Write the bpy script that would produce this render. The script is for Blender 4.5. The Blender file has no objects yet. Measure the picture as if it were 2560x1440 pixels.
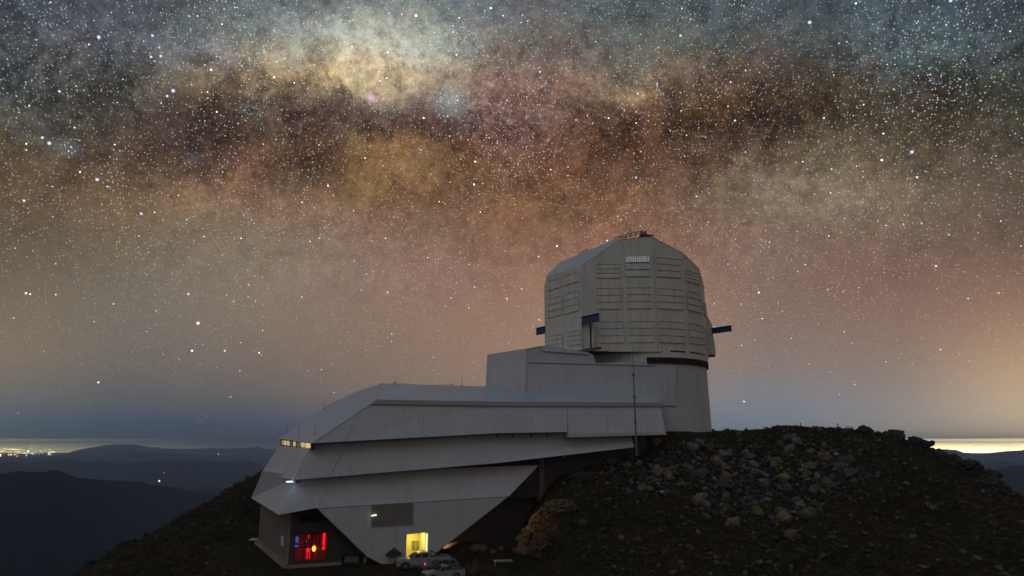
import bpy, bmesh, math, random
import numpy as np
from mathutils import Vector, Matrix, noise
from mathutils.geometry import tessellate_polygon

random.seed(7)
rng = np.random.default_rng(7)
scene = bpy.context.scene
col = scene.collection
R_ = math.radians

# ------------------------------------------------------------------ camera (eye level is z = 0)
FPX = 24.0 / 36.0 * 2560.0
TH = math.atan(390.0 / FPX)
cT, sT = math.cos(TH), math.sin(TH)
cam_d = bpy.data.cameras.new('camera')
cam_d.lens = 24; cam_d.sensor_width = 36; cam_d.clip_start = 0.3; cam_d.clip_end = 200000
cam = bpy.data.objects.new('camera', cam_d); col.objects.link(cam)
cam.rotation_euler = (math.pi / 2 + TH, 0, 0)
scene.camera = cam

def ray(px, py):
    return Vector((px - 1280.0, FPX * cT + (py - 720.0) * sT, FPX * sT - (py - 720.0) * cT))
def on_Y(px, py, Y):
    d = ray(px, py); return d * (Y / d.y)
def on_z(px, py, z):
    d = ray(px, py); return d * (z / d.z)
def on_pl(px, py, p0, n):
    d = ray(px, py); return d * (Vector(p0).dot(n) / d.dot(n))
def proj(p):
    dep = p[1] * cT + p[2] * sT
    return 1280 + FPX * p[0] / dep, 720 - FPX * (p[2] * cT - p[1] * sT) / dep

# ------------------------------------------------------------------ render / exposure
scene.view_settings.view_transform = 'Standard'
scene.view_settings.look = 'None'
scene.view_settings.exposure = 0.0
scene.view_settings.gamma = 1.0
scene.view_settings.use_curve_mapping = False
scene.cycles.max_bounces = 5
scene.cycles.diffuse_bounces = 3
scene.cycles.volume_bounces = 0
scene.cycles.use_denoising = True
scene.cycles.sample_clamp_indirect = 2.0

def lin(c):
    return tuple(((x / 255.0) / 12.92 if x / 255.0 <= 0.04045 else ((x / 255.0 + 0.055) / 1.055) ** 2.4) for x in c)

# ------------------------------------------------------------------ night sky: colours by compass bearing and height
XS = list(range(0, 2561, 320))
TAB = [
 (0,    [(74,78,86),(78,82,90),(86,94,100),(100,106,110),(84,94,102),(72,80,86),(66,78,86),(72,86,94),(70,82,88)]),
 (100,  [(84,89,96),(96,101,106),(122,130,128),(148,150,140),(112,112,106),(92,98,96),(78,82,82),(78,90,94),(72,84,88)]),
 (200,  [(72,78,76),(92,92,86),(138,120,92),(178,158,128),(124,96,88),(138,116,92),(98,80,64),(80,76,66),(66,70,66)]),
 (300,  [(84,82,72),(76,66,56),(76,66,58),(90,74,72),(124,98,90),(90,66,50),(74,60,45),(64,57,45),(62,58,49)]),
 (400,  [(88,75,58),(84,66,54),(108,80,62),(128,98,64),(120,84,60),(92,66,50),(100,86,68),(98,88,70),(78,70,58)]),
 (500,  [(92,76,60),(114,90,68),(126,102,78),(124,96,72),(124,90,66),(112,80,60),(124,108,92),(112,98,82),(88,76,64)]),
 (600,  [(88,78,64),(104,91,74),(122,108,92),(130,105,90),(126,93,74),(130,95,76),(122,100,88),(112,90,78),(100,82,70)]),
 (700,  [(104,94,80),(110,102,90),(126,111,97),(130,106,94),(138,105,88),(138,108,90),(120,98,88),(118,92,82),(124,98,82)]),
 (800,  [(118,104,86),(110,104,95),(122,109,97),(130,108,94),(142,112,94),(148,120,100),(125,105,96),(130,105,95),(148,119,99)]),
 (900,  [(122,110,94),(104,99,94),(114,103,94),(126,106,94),(142,116,100),(140,120,105),(128,112,105),(132,115,105),(172,143,114)]),
 (1000, [(100,102,100),(88,90,94),(94,92,92),(116,105,98),(130,115,105),(128,120,118),(118,122,130),(135,128,125),(188,163,134)]),
 (1050, [(82,92,104),(70,80,97),(72,80,97),(90,92,102),(110,108,110),(115,118,125),(112,122,135),(140,135,130),(184,167,144)]),
 (1085, [(82,94,100),(66,78,94),(70,76,91),(85,86,96),(105,104,108),(112,116,124),(114,124,137),(140,135,129),(180,165,144)]),
 (1100, [(104,110,98),(82,88,90),(70,76,88),(84,85,95),(104,103,107),(112,115,122),(116,124,134),(150,141,126),(192,173,143)]),
 (1108, [(132,132,104),(96,96,88),(78,80,87),(84,85,93),(104,102,104),(114,114,118),(130,130,128),(196,176,130),(244,224,165)]),
 (1118, [(150,150,104),(108,102,86),(82,82,88),(84,84,90),(104,102,104),(116,114,114),(150,145,125),(238,214,150),(254,240,182)]),
 (1135, [(156,152,100),(112,104,86),(86,84,90),(84,84,90),(104,102,104),(116,114,114),(165,155,125),(250,236,170),(255,250,200)]),
 (1160, [(110,105,85),(90,85,80),(76,74,80),(76,76,82),(90,88,92),(100,98,98),(140,130,105),(190,170,125),(200,180,130)]),
]
# large soft patches of the band: (x, y, rx, ry, colour, weight)
PATCH = [
 (960,110,180,75,(180,182,168),.85),(960,190,150,48,(214,194,162),.9),(870,215,110,36,(196,172,126),.75),(760,215,90,40,(178,152,112),.6),
 (1040,180,110,45,(188,162,130),.6),(600,170,110,50,(150,128,98),.5),(1540,215,120,50,(165,140,112),.8),(1590,235,60,26,(205,180,135),.7),
 (1320,200,110,60,(132,98,88),.5),(1250,290,90,60,(135,105,102),.5),(1120,245,70,30,(118,128,126),.6),
 (640,225,42,38,(50,55,50),.9),(470,260,120,40,(84,68,60),.6),(420,330,140,45,(68,55,50),.6),(560,350,120,40,(64,54,50),.6),
 (800,275,110,30,(74,64,62),.45),(1090,195,50,32,(62,62,58),.55),(950,215,70,22,(90,68,66),.4),(1000,320,160,35,(98,74,66),.5),(1120,300,90,26,(120,98,94),.5),(860,300,70,22,(104,84,84),.4),
 (200,220,120,50,(62,66,60),.55),(120,290,100,35,(64,66,60),.5),(770,405,80,48,(78,58,46),.8),(690,480,60,40,(92,68,54),.5),
 (905,385,100,48,(136,108,66),.45),(940,455,80,45,(140,105,60),.5),(660,375,90,35,(110,74,52),.4),(430,470,120,45,(132,104,80),.5),
 (620,500,130,55,(138,112,86),.5),(1500,165,90,50,(100,102,94),.4),(1730,235,90,45,(66,48,34),.7),(1790,245,36,26,(140,100,55),.7),
 (1880,200,120,45,(92,72,54),.4),(1900,290,260,50,(60,48,36),.5),(2300,220,260,40,(62,58,44),.4),(2330,120,150,50,(88,104,104),.6),
 (1610,330,200,70,(84,58,44),.5),(1750,400,160,60,(98,68,52),.4),(2060,480,220,70,(138,122,102),.7),(1890,455,80,50,(130,118,98),.5),
 (2400,330,160,60,(74,66,50),.4),(1400,480,180,70,(128,90,62),.4),(330,400,150,40,(76,60,50),.4),(60,310,80,50,(98,98,88),.4),
 (775,412,75,40,(66,48,40),.8),(735,455,45,40,(74,56,46),.6),(672,505,34,30,(84,64,52),.6),(905,450,40,26,(84,64,46),.4),(840,560,160,50,(128,100,84),.35),(320,600,180,60,(104,94,76),.4),(540,640,200,50,(122,112,98),.4),(1350,90,70,60,(92,74,70),.4),
]
TAB = [(y, [lin(c) for c in row]) for y, row in TAB]
def sky_col(px, py):
    px = min(max(px, 0.0), 2560.0)
    xi = min(int(px // 320), 7); fx = px / 320.0 - xi
    ys = [t[0] for t in TAB]
    if py <= 0:
        j, fy = 0, 0.0
    elif py >= ys[-1]:
        j, fy = len(ys) - 2, 1.0
    else:
        j = max(k for k in range(len(ys) - 1) if ys[k] <= py); fy = (py - ys[j]) / (ys[j + 1] - ys[j])
    c = [0, 0, 0]
    for i in range(3):
        a = TAB[j][1][xi][i] * (1 - fx) + TAB[j][1][xi + 1][i] * fx
        b = TAB[j + 1][1][xi][i] * (1 - fx) + TAB[j + 1][1][xi + 1][i] * fx
        c[i] = a * (1 - fy) + b * fy
    for (x, y, rx, ry, cc, w) in PATCH:
        q = ((px - x) / rx) ** 2 + ((py - y) / ry) ** 2
        if q < 7:
            k = w * math.exp(-q); l = lin(cc)
            for i in range(3): c[i] = c[i] * (1 - k) + l[i] * k
    if py < -60:                                   # towards the zenith the sky darkens slowly
        k = max(0.6, 1 + (py + 60) / 2500.0); c = [v * k for v in c]
    return c

world = bpy.data.worlds.new('World'); scene.world = world; world.use_nodes = True
wt = world.node_tree; wt.nodes.clear()
W = wt.nodes.new; L = wt.links.new
def wm(op, a, b=None, c=None, clamp=False):
    n = W('ShaderNodeMath'); n.operation = op; n.use_clamp = clamp
    for i, v in enumerate((a, b, c)):
        if v is None: continue
        if isinstance(v, (int, float)): n.inputs[i].default_value = v
        else: L(v, n.inputs[i])
    return n.outputs[0]
def wv(op, a, b=None, s=None):
    n = W('ShaderNodeVectorMath'); n.operation = op
    for i, v in enumerate((a, b)):
        if v is None: continue
        if isinstance(v, (tuple, list)): n.inputs[i].default_value = v
        else: L(v, n.inputs[i])
    if s is not None:
        if isinstance(s, (int, float)): n.inputs['Scale'].default_value = s
        else: L(s, n.inputs['Scale'])
    return n.outputs['Value'] if op in ('LENGTH', 'DOT_PRODUCT') else n.outputs[0]
def wnoise(vec, scale, detail=5, rough=.55, dist=0.0):
    n = W('ShaderNodeTexNoise'); L(vec, n.inputs['Vector'])
    n.inputs['Scale'].default_value = scale; n.inputs['Detail'].default_value = detail
    n.inputs['Roughness'].default_value = rough; n.inputs['Distortion'].default_value = dist
    return n
tc = W('ShaderNodeTexCoord'); D = wv('NORMALIZE', tc.outputs['Generated'])
s0 = W('ShaderNodeSeparateXYZ'); L(D, s0.inputs[0])
elev0 = wm('MULTIPLY', wm('ARCSINE', s0.outputs[2]), 57.29578)
up = wm('MULTIPLY', wm('SUBTRACT', elev0, 10.0), 1 / 11.0, clamp=True)     # how much dust structure there is
wn = wnoise(D, 9.0, 7, .62)
wc = wv('SUBTRACT', wn.outputs['Color'], (.5, .5, .5))
Dw = wv('ADD', D, wv('SCALE', wc, s=wm('MULTIPLY', up, .11)))
s1 = W('ShaderNodeSeparateXYZ'); L(Dw, s1.inputs[0])
az = wm('MULTIPLY', wm('ARCTAN2', s1.outputs[0], s1.outputs[1]), 57.29578)
hor = wm('SQRT', wm('ADD', wm('MULTIPLY', s1.outputs[0], s1.outputs[0]), wm('MULTIPLY', s1.outputs[1], s1.outputs[1])))
el = wm('MULTIPLY', wm('ARCTAN2', s1.outputs[2], hor), 57.29578)
AZ0, AZ1, NC = -42.0, 42.0, 29
STEP = (AZ1 - AZ0) / (NC - 1)
azp = wm('ADD', wm('PINGPONG', wm('ADD', az, 42.0 + 84 * 4), 84.0), -42.0)   # the same sky goes on all round
EL0, EL1 = -3.0, 62.0
ELS = [-3, -1.4, -.8, -.4, -.12, .06, .3, .8, 1.6, 2.6, 4, 6, 8, 10, 12, 14, 16, 18, 19.5, 21, 22.5, 24, 25.5, 27, 28.5, 30, 31.5, 33, 34.5, 37, 44, 62]
elf = wm('MULTIPLY', wm('SUBTRACT', el, EL0), 1 / (EL1 - EL0), clamp=True)
def dir_px(a, e):
    d = Vector((math.sin(R_(a)) * math.cos(R_(e)), math.cos(R_(a)) * math.cos(R_(e)), math.sin(R_(e))))
    return proj(d)
acc = None
for k in range(NC):
    a = AZ0 + STEP * k
    r = W('ShaderNodeValToRGB'); cr = r.color_ramp; L(elf, r.inputs[0])
    while len(cr.elements) < len(ELS): cr.elements.new(.5)
    for j, e in enumerate(ELS):
        px, py = dir_px(a, min(e, 50))
        c = sky_col(px, py)
        cr.elements[j].position = (e - EL0) / (EL1 - EL0); cr.elements[j].color = (c[0], c[1], c[2], 1)
    w = wm('SUBTRACT', 1.0, wm('MULTIPLY', wm('ABSOLUTE', wm('SUBTRACT', azp, a)), 1 / STEP), clamp=True)
    t = wv('SCALE', r.outputs[0], s=w)
    acc = t if acc is None else wv('ADD', acc, t)
# dust lanes and bright clouds at finer scale
n2 = wnoise(D, 24.0, 6, .66, .6)
n3 = wnoise(Dw, 60.0, 4, .6)
ctr = wm('ADD', wm('MULTIPLY', wm('SUBTRACT', n2.outputs[0], .5), 2.6), wm('ADD', wm('MULTIPLY', wm('SUBTRACT', n3.outputs[0], .5), 2.6), wm('MULTIPLY', wm('SUBTRACT', wnoise(D, 150.0, 4, .75).outputs[0], .5), 1.9)))
ctr = wm('ADD', 1.0, wm('MULTIPLY', ctr, wm('ADD', wm('MULTIPLY', up, .50), .03)))
acc = wv('SCALE', acc, s=wm('MAXIMUM', ctr, .6))
# branching dark lanes: warped ridged noise, strongest along the middle of the band
band = wm('SUBTRACT', 1.0, wm('MULTIPLY', wm('ABSOLUTE', wm('SUBTRACT', elev0, 25.5)), 1 / 11.0), clamp=True)
Dr = wv('ADD', D, wv('SCALE', wv('SUBTRACT', wnoise(D, 14.0, 6, .65).outputs['Color'], (.5, .5, .5)), s=.16))
rg_ = wm('SUBTRACT', 1.0, wm('MULTIPLY', wm('ABSOLUTE', wm('SUBTRACT', wnoise(Dr, 8.0, 7, .62).outputs[0], .5)), 11.0), clamp=True)
rg2 = wm('SUBTRACT', 1.0, wm('MULTIPLY', wm('ABSOLUTE', wm('SUBTRACT', wnoise(Dr, 26.0, 7, .7).outputs[0], .52)), 8.0), clamp=True)
lane = wm('MULTIPLY', wm('ADD', wm('MULTIPLY', rg_, .36), wm('MULTIPLY', rg2, .38)), band)
lum = wv('DOT_PRODUCT', acc, (.33, .34, .33))
lane = wm('MULTIPLY', lane, wm('SUBTRACT', 1.05, wm('MULTIPLY', wm('SUBTRACT', lum, .16), 3.4, clamp=True)))
acc = wv('MULTIPLY', acc, wv('SUBTRACT', (1, 1, 1), wv('SCALE', wv('MULTIPLY', (.92, 1.0, 1.0), (1, 1, 1)), s=lane)))
bump_ = wm('MULTIPLY', wm('SUBTRACT', wnoise(Dr, 34.0, 5, .7).outputs[0], .52), wm('MULTIPLY', band, 3.2), clamp=True)
acc = wv('MULTIPLY', acc, wv('ADD', (1.16, 1.16, 1.16), wv('SCALE', wv('MULTIPLY', (1.0, .95, .88), (1, 1, 1)), s=bump_)))
glow = wm('SUBTRACT', 1.0, wm('MULTIPLY', wm('ABSOLUTE', wm('ADD', elev0, .6)), 1 / 1.0), clamp=True)
acc = wv('SCALE', acc, s=wm('ADD', 1.0, wm('MULTIPLY', wm('MULTIPLY', glow, 34.0), wm('ADD', .12, wm('ADD', wm('MULTIPLY', wm('SUBTRACT', azp, 14.0), 1 / 16.0, clamp=True), wm('MULTIPLY', wm('SUBTRACT', wm('MULTIPLY', azp, -1.0), 22.0), 1 / 26.0, clamp=True))))))
tint = wv('ADD', wv('SCALE', wv('SUBTRACT', wnoise(D, 17.0, 5, .6).outputs['Color'], (.5, .5, .5)), s=wm('MULTIPLY', up, .30)), (1, 1, 1))
acc = wv('MULTIPLY', acc, tint)
# stars: three sizes, thinning out in the thick air near the horizon
starfade = wm('MULTIPLY', wm('SUBTRACT', elev0, .3), 1 / 24.0, clamp=True)
starfade = wm('ADD', wm('MULTIPLY', wm('POWER', starfade, .8), .88), wm('MULTIPLY', wm('MULTIPLY', wm('SUBTRACT', elev0, .3), 1 / 5.0, clamp=True), .12))
def stars(scale, rad, lo, hi, power, gain, off, grain=False):
    v = W('ShaderNodeTexVoronoi'); v.feature = 'F1'; v.inputs['Scale'].default_value = scale
    L(wv('ADD', D, off), v.inputs['Vector'])
    m = wm('SUBTRACT', 1.0, wm('DIVIDE', v.outputs['Distance'], rad), clamp=True)
    m = wm('POWER', m, power)
    sc = W('ShaderNodeSeparateXYZ'); L(v.outputs['Color'], sc.inputs[0])
    b = wm('MULTIPLY', wm('POWER', sc.outputs[0], hi), gain)
    b = wm('ADD', b, lo)
    r = W('ShaderNodeValToRGB'); L(sc.outputs[1], r.inputs[0]); e = r.color_ramp.elements
    e[0].position = 0; e[0].color = (.28, .42, 1.0, 1); e[1].position = 1; e[1].color = (1.0, .6, .3, 1)
    for p, c in ((.28, (.42, .8, 1.0)), (.46, (.85, .92, 1.0)), (.62, (1, .95, .8)), (.82, (1, .80, .52))):
        q = e.new(p); q.color = (*c, 1)
    return wv('SCALE', r.outputs[0], s=wm('MULTIPLY', m, b))
dens = wm('MULTIPLY', wm('ADD', wm('MULTIPLY', wnoise(D, 7, 3).outputs[0], 1.6), -.25), starfade, clamp=True)
def gauss(px, py, rpx, sharp=None):
    d = ray(px, py).normalized()
    q = wm('SUBTRACT', 1.0, wv('DOT_PRODUCT', D, (d.x, d.y, d.z)))
    rad = rpx / FPX * .93
    return wm('SUBTRACT', 1.0, wm('MULTIPLY', q, 2.0 / (rad * rad)), clamp=True)
def hz_(w): return wm('MULTIPLY', wm('SUBTRACT', elev0, .3), 1 / w, clamp=True)
S = wv('SCALE', stars(42, .056, .0, 8.0, .8, 8.0, (3.1, .2, .7)), s=hz_(8.0))
S = wv('ADD', S, wv('SCALE', stars(118, .115, .03, 5.0, .8, 4.5, (1.3, 5.2, .1)), s=wm('ADD', wm('MULTIPLY', starfade, .9), wm('MULTIPLY', hz_(10.0), .10))))
S = wv('ADD', S, wv('SCALE', stars(190, .175, .04, 3.4, .8, 2.4, (.3, 2.2, 4.1)), s=wm('MULTIPLY', wm('ADD', dens, .15), starfade)))
S = wv('ADD', S, wv('SCALE', stars(330, .38, .05, 2.2, .9, 1.3, (7.3, 1.2, 2.1)), s=wm('MULTIPLY', dens, wm('ADD', starfade, .1))))
# the named bright stars and the star clusters of this piece of sky, each at its own bearing
BRIGHT = [(247,93,5,1),(381,89,4.6,1),(402,140,4.6,1),(148,228,4.4,1),(433,227,5.4,1),(418,240,4.6,1),(243,449,4.8,1),(353,534,4.6,1),(495,808,5.2,2),(480,877,4.4,0),(471,735,4.4,1),(562,877,4.0,1),
          (648,882,3.6,0),(969,131,4.6,1),(1040,39,5,2),(2280,380,5,1),(1897,731,4.6,1),(2024,56,5.4,1),(2340,665,4,1),(378,142,3.8,1),(123,358,5,1),(106,344,4.6,1),(755,506,3.8,1),(820,464,3.6,0),(969,731,3.8,1),(1860,1004,3.2,0),
          (1701,89,4.6,1),(2376,2,4.6,1),(2060,295,4,1),(1590,444,4,1),(2293,443,4,1),(65,733,4.2,1),(246,956,3.6,0),(1440,300,3.6,1),(1170,350,3.2,1),(200,430,3.4,0)]
for (x, y, r, k) in BRIGHT:
    cc = [(.95, .95, 1.0), (.52, .56, 1.0), (1.0, .80, .5)][k]
    g = gauss(x, y, r * .86 if r > 4.7 else r * .72)
    S = wv('ADD', S, wv('SCALE', wv('MULTIPLY', cc, (1.7, 1.7, 1.7)), s=wm('POWER', g, 1.2)))
CLUST = [(573,148,26,(.55,.72,1.0),.34),(612,271,14,(.5,.75,1.0),.34),(925,246,13,(.85,.5,.9),.42),(962,276,26,(.45,.75,.9),.20),(1125,250,40,(.6,.8,.85),.20),(1105,272,26,(.6,.8,.85),.12),(182,372,17,(.55,.7,1.0),.30),(160,368,22,(.55,.7,1.0),.24),
         (293,380,14,(.6,.8,.9),.16),(475,398,18,(.5,.65,1.0),.20),(1052,374,12,(.7,.85,.9),.18),(1213,255,10,(.9,.5,.55),.22),(1273,303,10,(.9,.55,.6),.18),(1167,139,14,(.6,.8,.85),.18),(1895,445,20,(.75,.85,.85),.16),(1884,540,14,(.7,.8,.85),.14),(30,541,12,(.8,.85,.8),.16),(465,552,12,(.6,.75,.9),.10),(855,100,24,(.8,.85,.85),.14)]
cm = None
for (x, y, r, cc, w) in CLUST:
    g = wm('POWER', gauss(x, y, r * 1.5), 1.6)
    S = wv('ADD', S, wv('SCALE', cc, s=wm('MULTIPLY', g, w * (.75 if cc[0] > cc[1] or r > 35 else .16))))
    cm = g if cm is None else wm('ADD', cm, g)
S = wv('ADD', S, wv('SCALE', stars(210, .20, .12, 1.8, .8, 3.0, (9.3, 4.2, .1)), s=wm('MULTIPLY', cm, 1.0, clamp=True)))
tot = wv('ADD', acc, S)
# below the horizon the air over the far plain takes over
bg = W('ShaderNodeBackground'); L(tot, bg.inputs[0]); bg.inputs[1].default_value = 1.0
wo = W('ShaderNodeOutputWorld'); L(bg.outputs[0], wo.inputs[0])
world.cycles.sampling_method = 'MANUAL'; world.cycles.sample_map_resolution = 512

# faint high moonless-night fill: very soft and weak
sun_d = bpy.data.lights.new('sun', 'SUN'); sun_d.energy = 0.22; sun_d.angle = R_(40); sun_d.color = (.74, .88, 1.0)
sun = bpy.data.objects.new('sun', sun_d); col.objects.link(sun)
sun.rotation_euler = (R_(48), 0, R_(-30))

# ------------------------------------------------------------------ materials
MATS = {}
def mat(name, c, rough=.7, metal=0.0, var=.12, vscale=.6, ribs=None, bump=.0, bscale=20, streak=0.0, emit=None, estr=1.0, objvar=0.0, dark=None, spec=.3):
    """c is a linear base colour; var is the mottling; ribs = spacing in metres of vertical cladding ribs"""
    m = bpy.data.materials.new(name); m.use_nodes = True
    nt = m.node_tree; b = nt.nodes['Principled BSDF']; N = nt.nodes.new; K = nt.links.new
    b.inputs['Roughness'].default_value = rough; b.inputs['Metallic'].default_value = metal
    b.inputs['Specular IOR Level'].default_value = spec
    geo = N('ShaderNodeNewGeometry')
    def mix(fac, a, bb, mode='MIX'):
        n = N('ShaderNodeMix'); n.data_type = 'RGBA'; n.blend_type = mode
        if isinstance(fac, float): n.inputs[0].default_value = fac
        else: K(fac, n.inputs[0])
        for s, v in ((6, a), (7, bb)):
            if isinstance(v, tuple): n.inputs[s].default_value = (*v, 1)
            else: K(v, n.inputs[s])
        return n.outputs[2]
    def mth(op, a, bb=0.0, clamp=False):
        n = N('ShaderNodeMath'); n.operation = op; n.use_clamp = clamp
        for s, v in ((0, a), (1, bb)):
            if isinstance(v, (int, float)): n.inputs[s].default_value = v
            else: K(v, n.inputs[s])
        return n.outputs[0]
    colr = tuple(c)
    if var > 0:
        nz = N('ShaderNodeTexNoise'); nz.inputs['Scale'].default_value = vscale; nz.inputs['Detail'].default_value = 8; nz.inputs['Roughness'].default_value = .68
        K(geo.outputs['Position'], nz.inputs['Vector'])
        f = mth('MULTIPLY', mth('SUBTRACT', nz.outputs[0], .36), 3.2, True)
        lo = tuple(x * (1 - var) for x in (dark or c)) if dark is None else dark
        colr = mix(f, lo, tuple(min(1, x * (1 + var)) for x in c))
    if streak > 0:
        mp = N('ShaderNodeMapping'); mp.inputs['Scale'].default_value = (2.2, 2.2, .10); K(geo.outputs['Position'], mp.inputs[0])
        nz = N('ShaderNodeTexNoise'); nz.inputs['Scale'].default_value = 1.0; nz.inputs['Detail'].default_value = 6; K(mp.outputs[0], nz.inputs['Vector'])
        f = mth('MULTIPLY', mth('SUBTRACT', nz.outputs[0], .48), 5.0 * streak, True)
        colr = mix(f, colr if not isinstance(colr, tuple) else colr, tuple(x * .55 for x in c))
    if objvar > 0:
        oi = N('ShaderNodeObjectInfo')
        hs = N('ShaderNodeHueSaturation'); K(mth('ADD', mth('MULTIPLY', oi.outputs['Random'], objvar * 2), 1 - objvar), hs.inputs['Value'])
        if isinstance(colr, tuple): hs.inputs['Color'].default_value = (*colr, 1)
        else: K(colr, hs.inputs['Color'])
        colr = hs.outputs[0]
    if isinstance(colr, tuple): b.inputs['Base Color'].default_value = (*colr, 1)
    else: K(colr, b.inputs['Base Color'])
    h = None
    if ribs:
        sp = N('ShaderNodeSeparateXYZ'); K(geo.outputs['Position'], sp.inputs[0])
        sm = mth('ADD', mth('MULTIPLY', sp.outputs[0], .9), mth('MULTIPLY', sp.outputs[1], .43))
        h = mth('SINE', mth('MULTIPLY', sm, 2 * math.pi / ribs))
        h = mth('MULTIPLY', mth('GREATER_THAN', h, .55), .6)
    if bump > 0:
        nz = N('ShaderNodeTexNoise'); nz.inputs['Scale'].default_value = bscale; nz.inputs['Detail'].default_value = 8
        K(geo.outputs['Position'], nz.inputs['Vector'])
        h = mth('MULTIPLY', nz.outputs[0], 1.0) if h is None else mth('ADD', h, nz.outputs[0])
    if h is not None:
        bp = N('ShaderNodeBump'); bp.inputs['Strength'].default_value = max(bump, .35); bp.inputs['Distance'].default_value = .05 if ribs else .3
        K(h, bp.inputs['Height']); K(bp.outputs[0], b.inputs['Normal'])
    if emit:
        b.inputs['Emission Color'].default_value = (*emit, 1); b.inputs['Emission Strength'].default_value = estr
    MATS[name] = m
    return m

M_clad = mat('white_cladding', (.52, .56, .62), .55, var=.06, vscale=.25, ribs=.42, streak=.22)
M_clad2 = mat('tower_cladding', (.54, .56, .60), .55, var=.06, vscale=.25, ribs=.42, streak=.25)
M_roof = mat('roof_cladding', (.47, .54, .65), .45, var=.07, vscale=.3, ribs=.6, streak=.12)
M_dome = mat('dome_cladding', (.66, .67, .63), .5, var=.09, vscale=.35, ribs=.5, streak=.35)
M_vent = mat('louvre_metal', (.64, .64, .61), .5, var=.10, vscale=.9, streak=.4, objvar=.06)
M_trim = mat('seam_trim', (.56, .59, .62), .5, var=.05)
M_dark = mat('dark_gap', (.02, .02, .02), .9, var=0)
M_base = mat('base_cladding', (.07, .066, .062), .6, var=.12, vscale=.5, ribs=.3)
M_conc = mat('concrete', (.28, .26, .22), .85, var=.2, vscale=.8, bump=.2, bscale=6)
M_grey = mat('grey_steel', (.16, .16, .16), .55, var=.1, metal=.2)
M_rust = mat('dark_red_steel', (.05, .028, .022), .7, var=.3, vscale=2)
M_blue = mat('blue_paint', (.018, .07, .16), .45, var=.15, vscale=1.5)
M_black = mat('black_steel', (.02, .02, .022), .5, var=.1)
M_mast = mat('galvanised_steel', (.17, .19, .2), .45, metal=.3, var=.15, vscale=3)
M_louvre = mat('grey_louvre', (.235, .235, .225), .6, var=.1)
M_curtain = mat('glowing_striped_curtain', (.75, .76, .78), .5, var=.5, vscale=2.2, emit=(.8, .9, 1.0), estr=.10)  # faint emission added to make the strips look lit from inside
M_warm = mat('lit_window_glass', (.5, .4, .25), .3, var=0, emit=(1.0, .78, .42), estr=.55)
M_cream = mat('cream_plaster', (.74, .66, .30), .8, var=.06)
M_tube = mat('lamp_tube', (.9, .9, .8), .3, var=0, emit=(.95, 1.0, .68), estr=1.6)
M_red = mat('red_lamp', (.3, .01, .01), .3, var=0, emit=(1.0, .008, .02), estr=1.3)
M_orange = mat('orange_lamp', (.4, .1, .01), .3, var=0, emit=(1.0, .25, .02), estr=4.0)
M_bluel = mat('blue_lamp', (.1, .1, .4), .3, var=0, emit=(.12, .16, .8), estr=.55)
M_cold = mat('cold_lamp', (.8, .9, 1), .3, var=0, emit=(.5, .8, 1.0), estr=1.6)
M_glass = mat('dark_glass', (.012, .013, .016), .12, var=0, spec=.5)
M_tyre = mat('tyre_rubber', (.012, .012, .012), .85, var=0)
M_chrome = mat('wheel_alloy', (.3, .3, .31), .35, metal=.8, var=0)
M_ground = None

def add(name, verts, faces, m, parent=None, smooth=False, kind=None):
    me = bpy.data.meshes.new(name); me.from_pydata([tuple(v) for v in verts], [], faces); me.update()
    if m: me.materials.append(m)
    if smooth:
        for p in me.polygons: p.use_smooth = True
    o = bpy.data.objects.new(name, me); col.objects.link(o)
    if parent is not None:
        o.parent = parent; o.matrix_parent_inverse = Matrix.Translation(-parent.location)
    if kind: o['kind'] = kind
    return o
def fixn(o):
    bm = bmesh.new(); bm.from_mesh(o.data); bmesh.ops.remove_doubles(bm, verts=bm.verts, dist=1e-4)
    bmesh.ops.recalc_face_normals(bm, faces=bm.faces); bm.to_mesh(o.data); bm.free(); return o
def empty(name, loc, label, cat, group=None):
    o = bpy.data.objects.new(name, None); col.objects.link(o); o.location = loc
    o['label'] = label; o['category'] = cat
    if group: o['group'] = group
    o.empty_display_size = .5
    return o
def tag(o, label, cat, group=None):
    o['label'] = label; o['category'] = cat
    if group: o['group'] = group
    return o
def boxvf(c, ax, ay, az):
    """oriented box: centre and three half-axis vectors"""
    c = Vector(c); v = []
    for i in (-1, 1):
        for j in (-1, 1):
            for k in (-1, 1): v.append(c + i * Vector(ax) + j * Vector(ay) + k * Vector(az))
    f = [(0, 1, 3, 2), (4, 6, 7, 5), (0, 4, 5, 1), (2, 3, 7, 6), (0, 2, 6, 4), (1, 5, 7, 3)]
    return v, f
def join(parts):
    V, F = [], []
    for v, f in parts:
        o = len(V); V += list(v); F += [tuple(i + o for i in q) for q in f]
    return V, F
def tube(a, b, r, n=6, r2=None):
    a, b = Vector(a), Vector(b); d = (b - a).normalized()
    x = d.orthogonal().normalized(); y = d.cross(x); r2 = r if r2 is None else r2
    V = [a + (x * math.cos(t) + y * math.sin(t)) * r for t in [2 * math.pi * i / n for i in range(n)]]
    V += [b + (x * math.cos(t) + y * math.sin(t)) * r2 for t in [2 * math.pi * i / n for i in range(n)]]
    F = [(i, (i + 1) % n, n + (i + 1) % n, n + i) for i in range(n)] + [tuple(range(n))[::-1], tuple(range(n, 2 * n))]
    return V, F
def prism(poly, off, holes=()):
    """polygon (list of Vectors on one plane, with holes) extruded by the vector off"""
    loops = [list(poly)] + [list(h) for h in holes]
    flat = [p for l in loops for p in l]; n = len(flat)
    tris = tessellate_polygon(loops)
    V = flat + [p + Vector(off) for p in flat]; F = [tuple(t) for t in tris] + [tuple(i + n for i in reversed(t)) for t in tris]
    s = 0
    for l in loops:
        k = len(l)
        for i in range(k): a, b = s + i, s + (i + 1) % k; F.append((a, b, b + n, a + n))
        s += k
    return V, F
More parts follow.
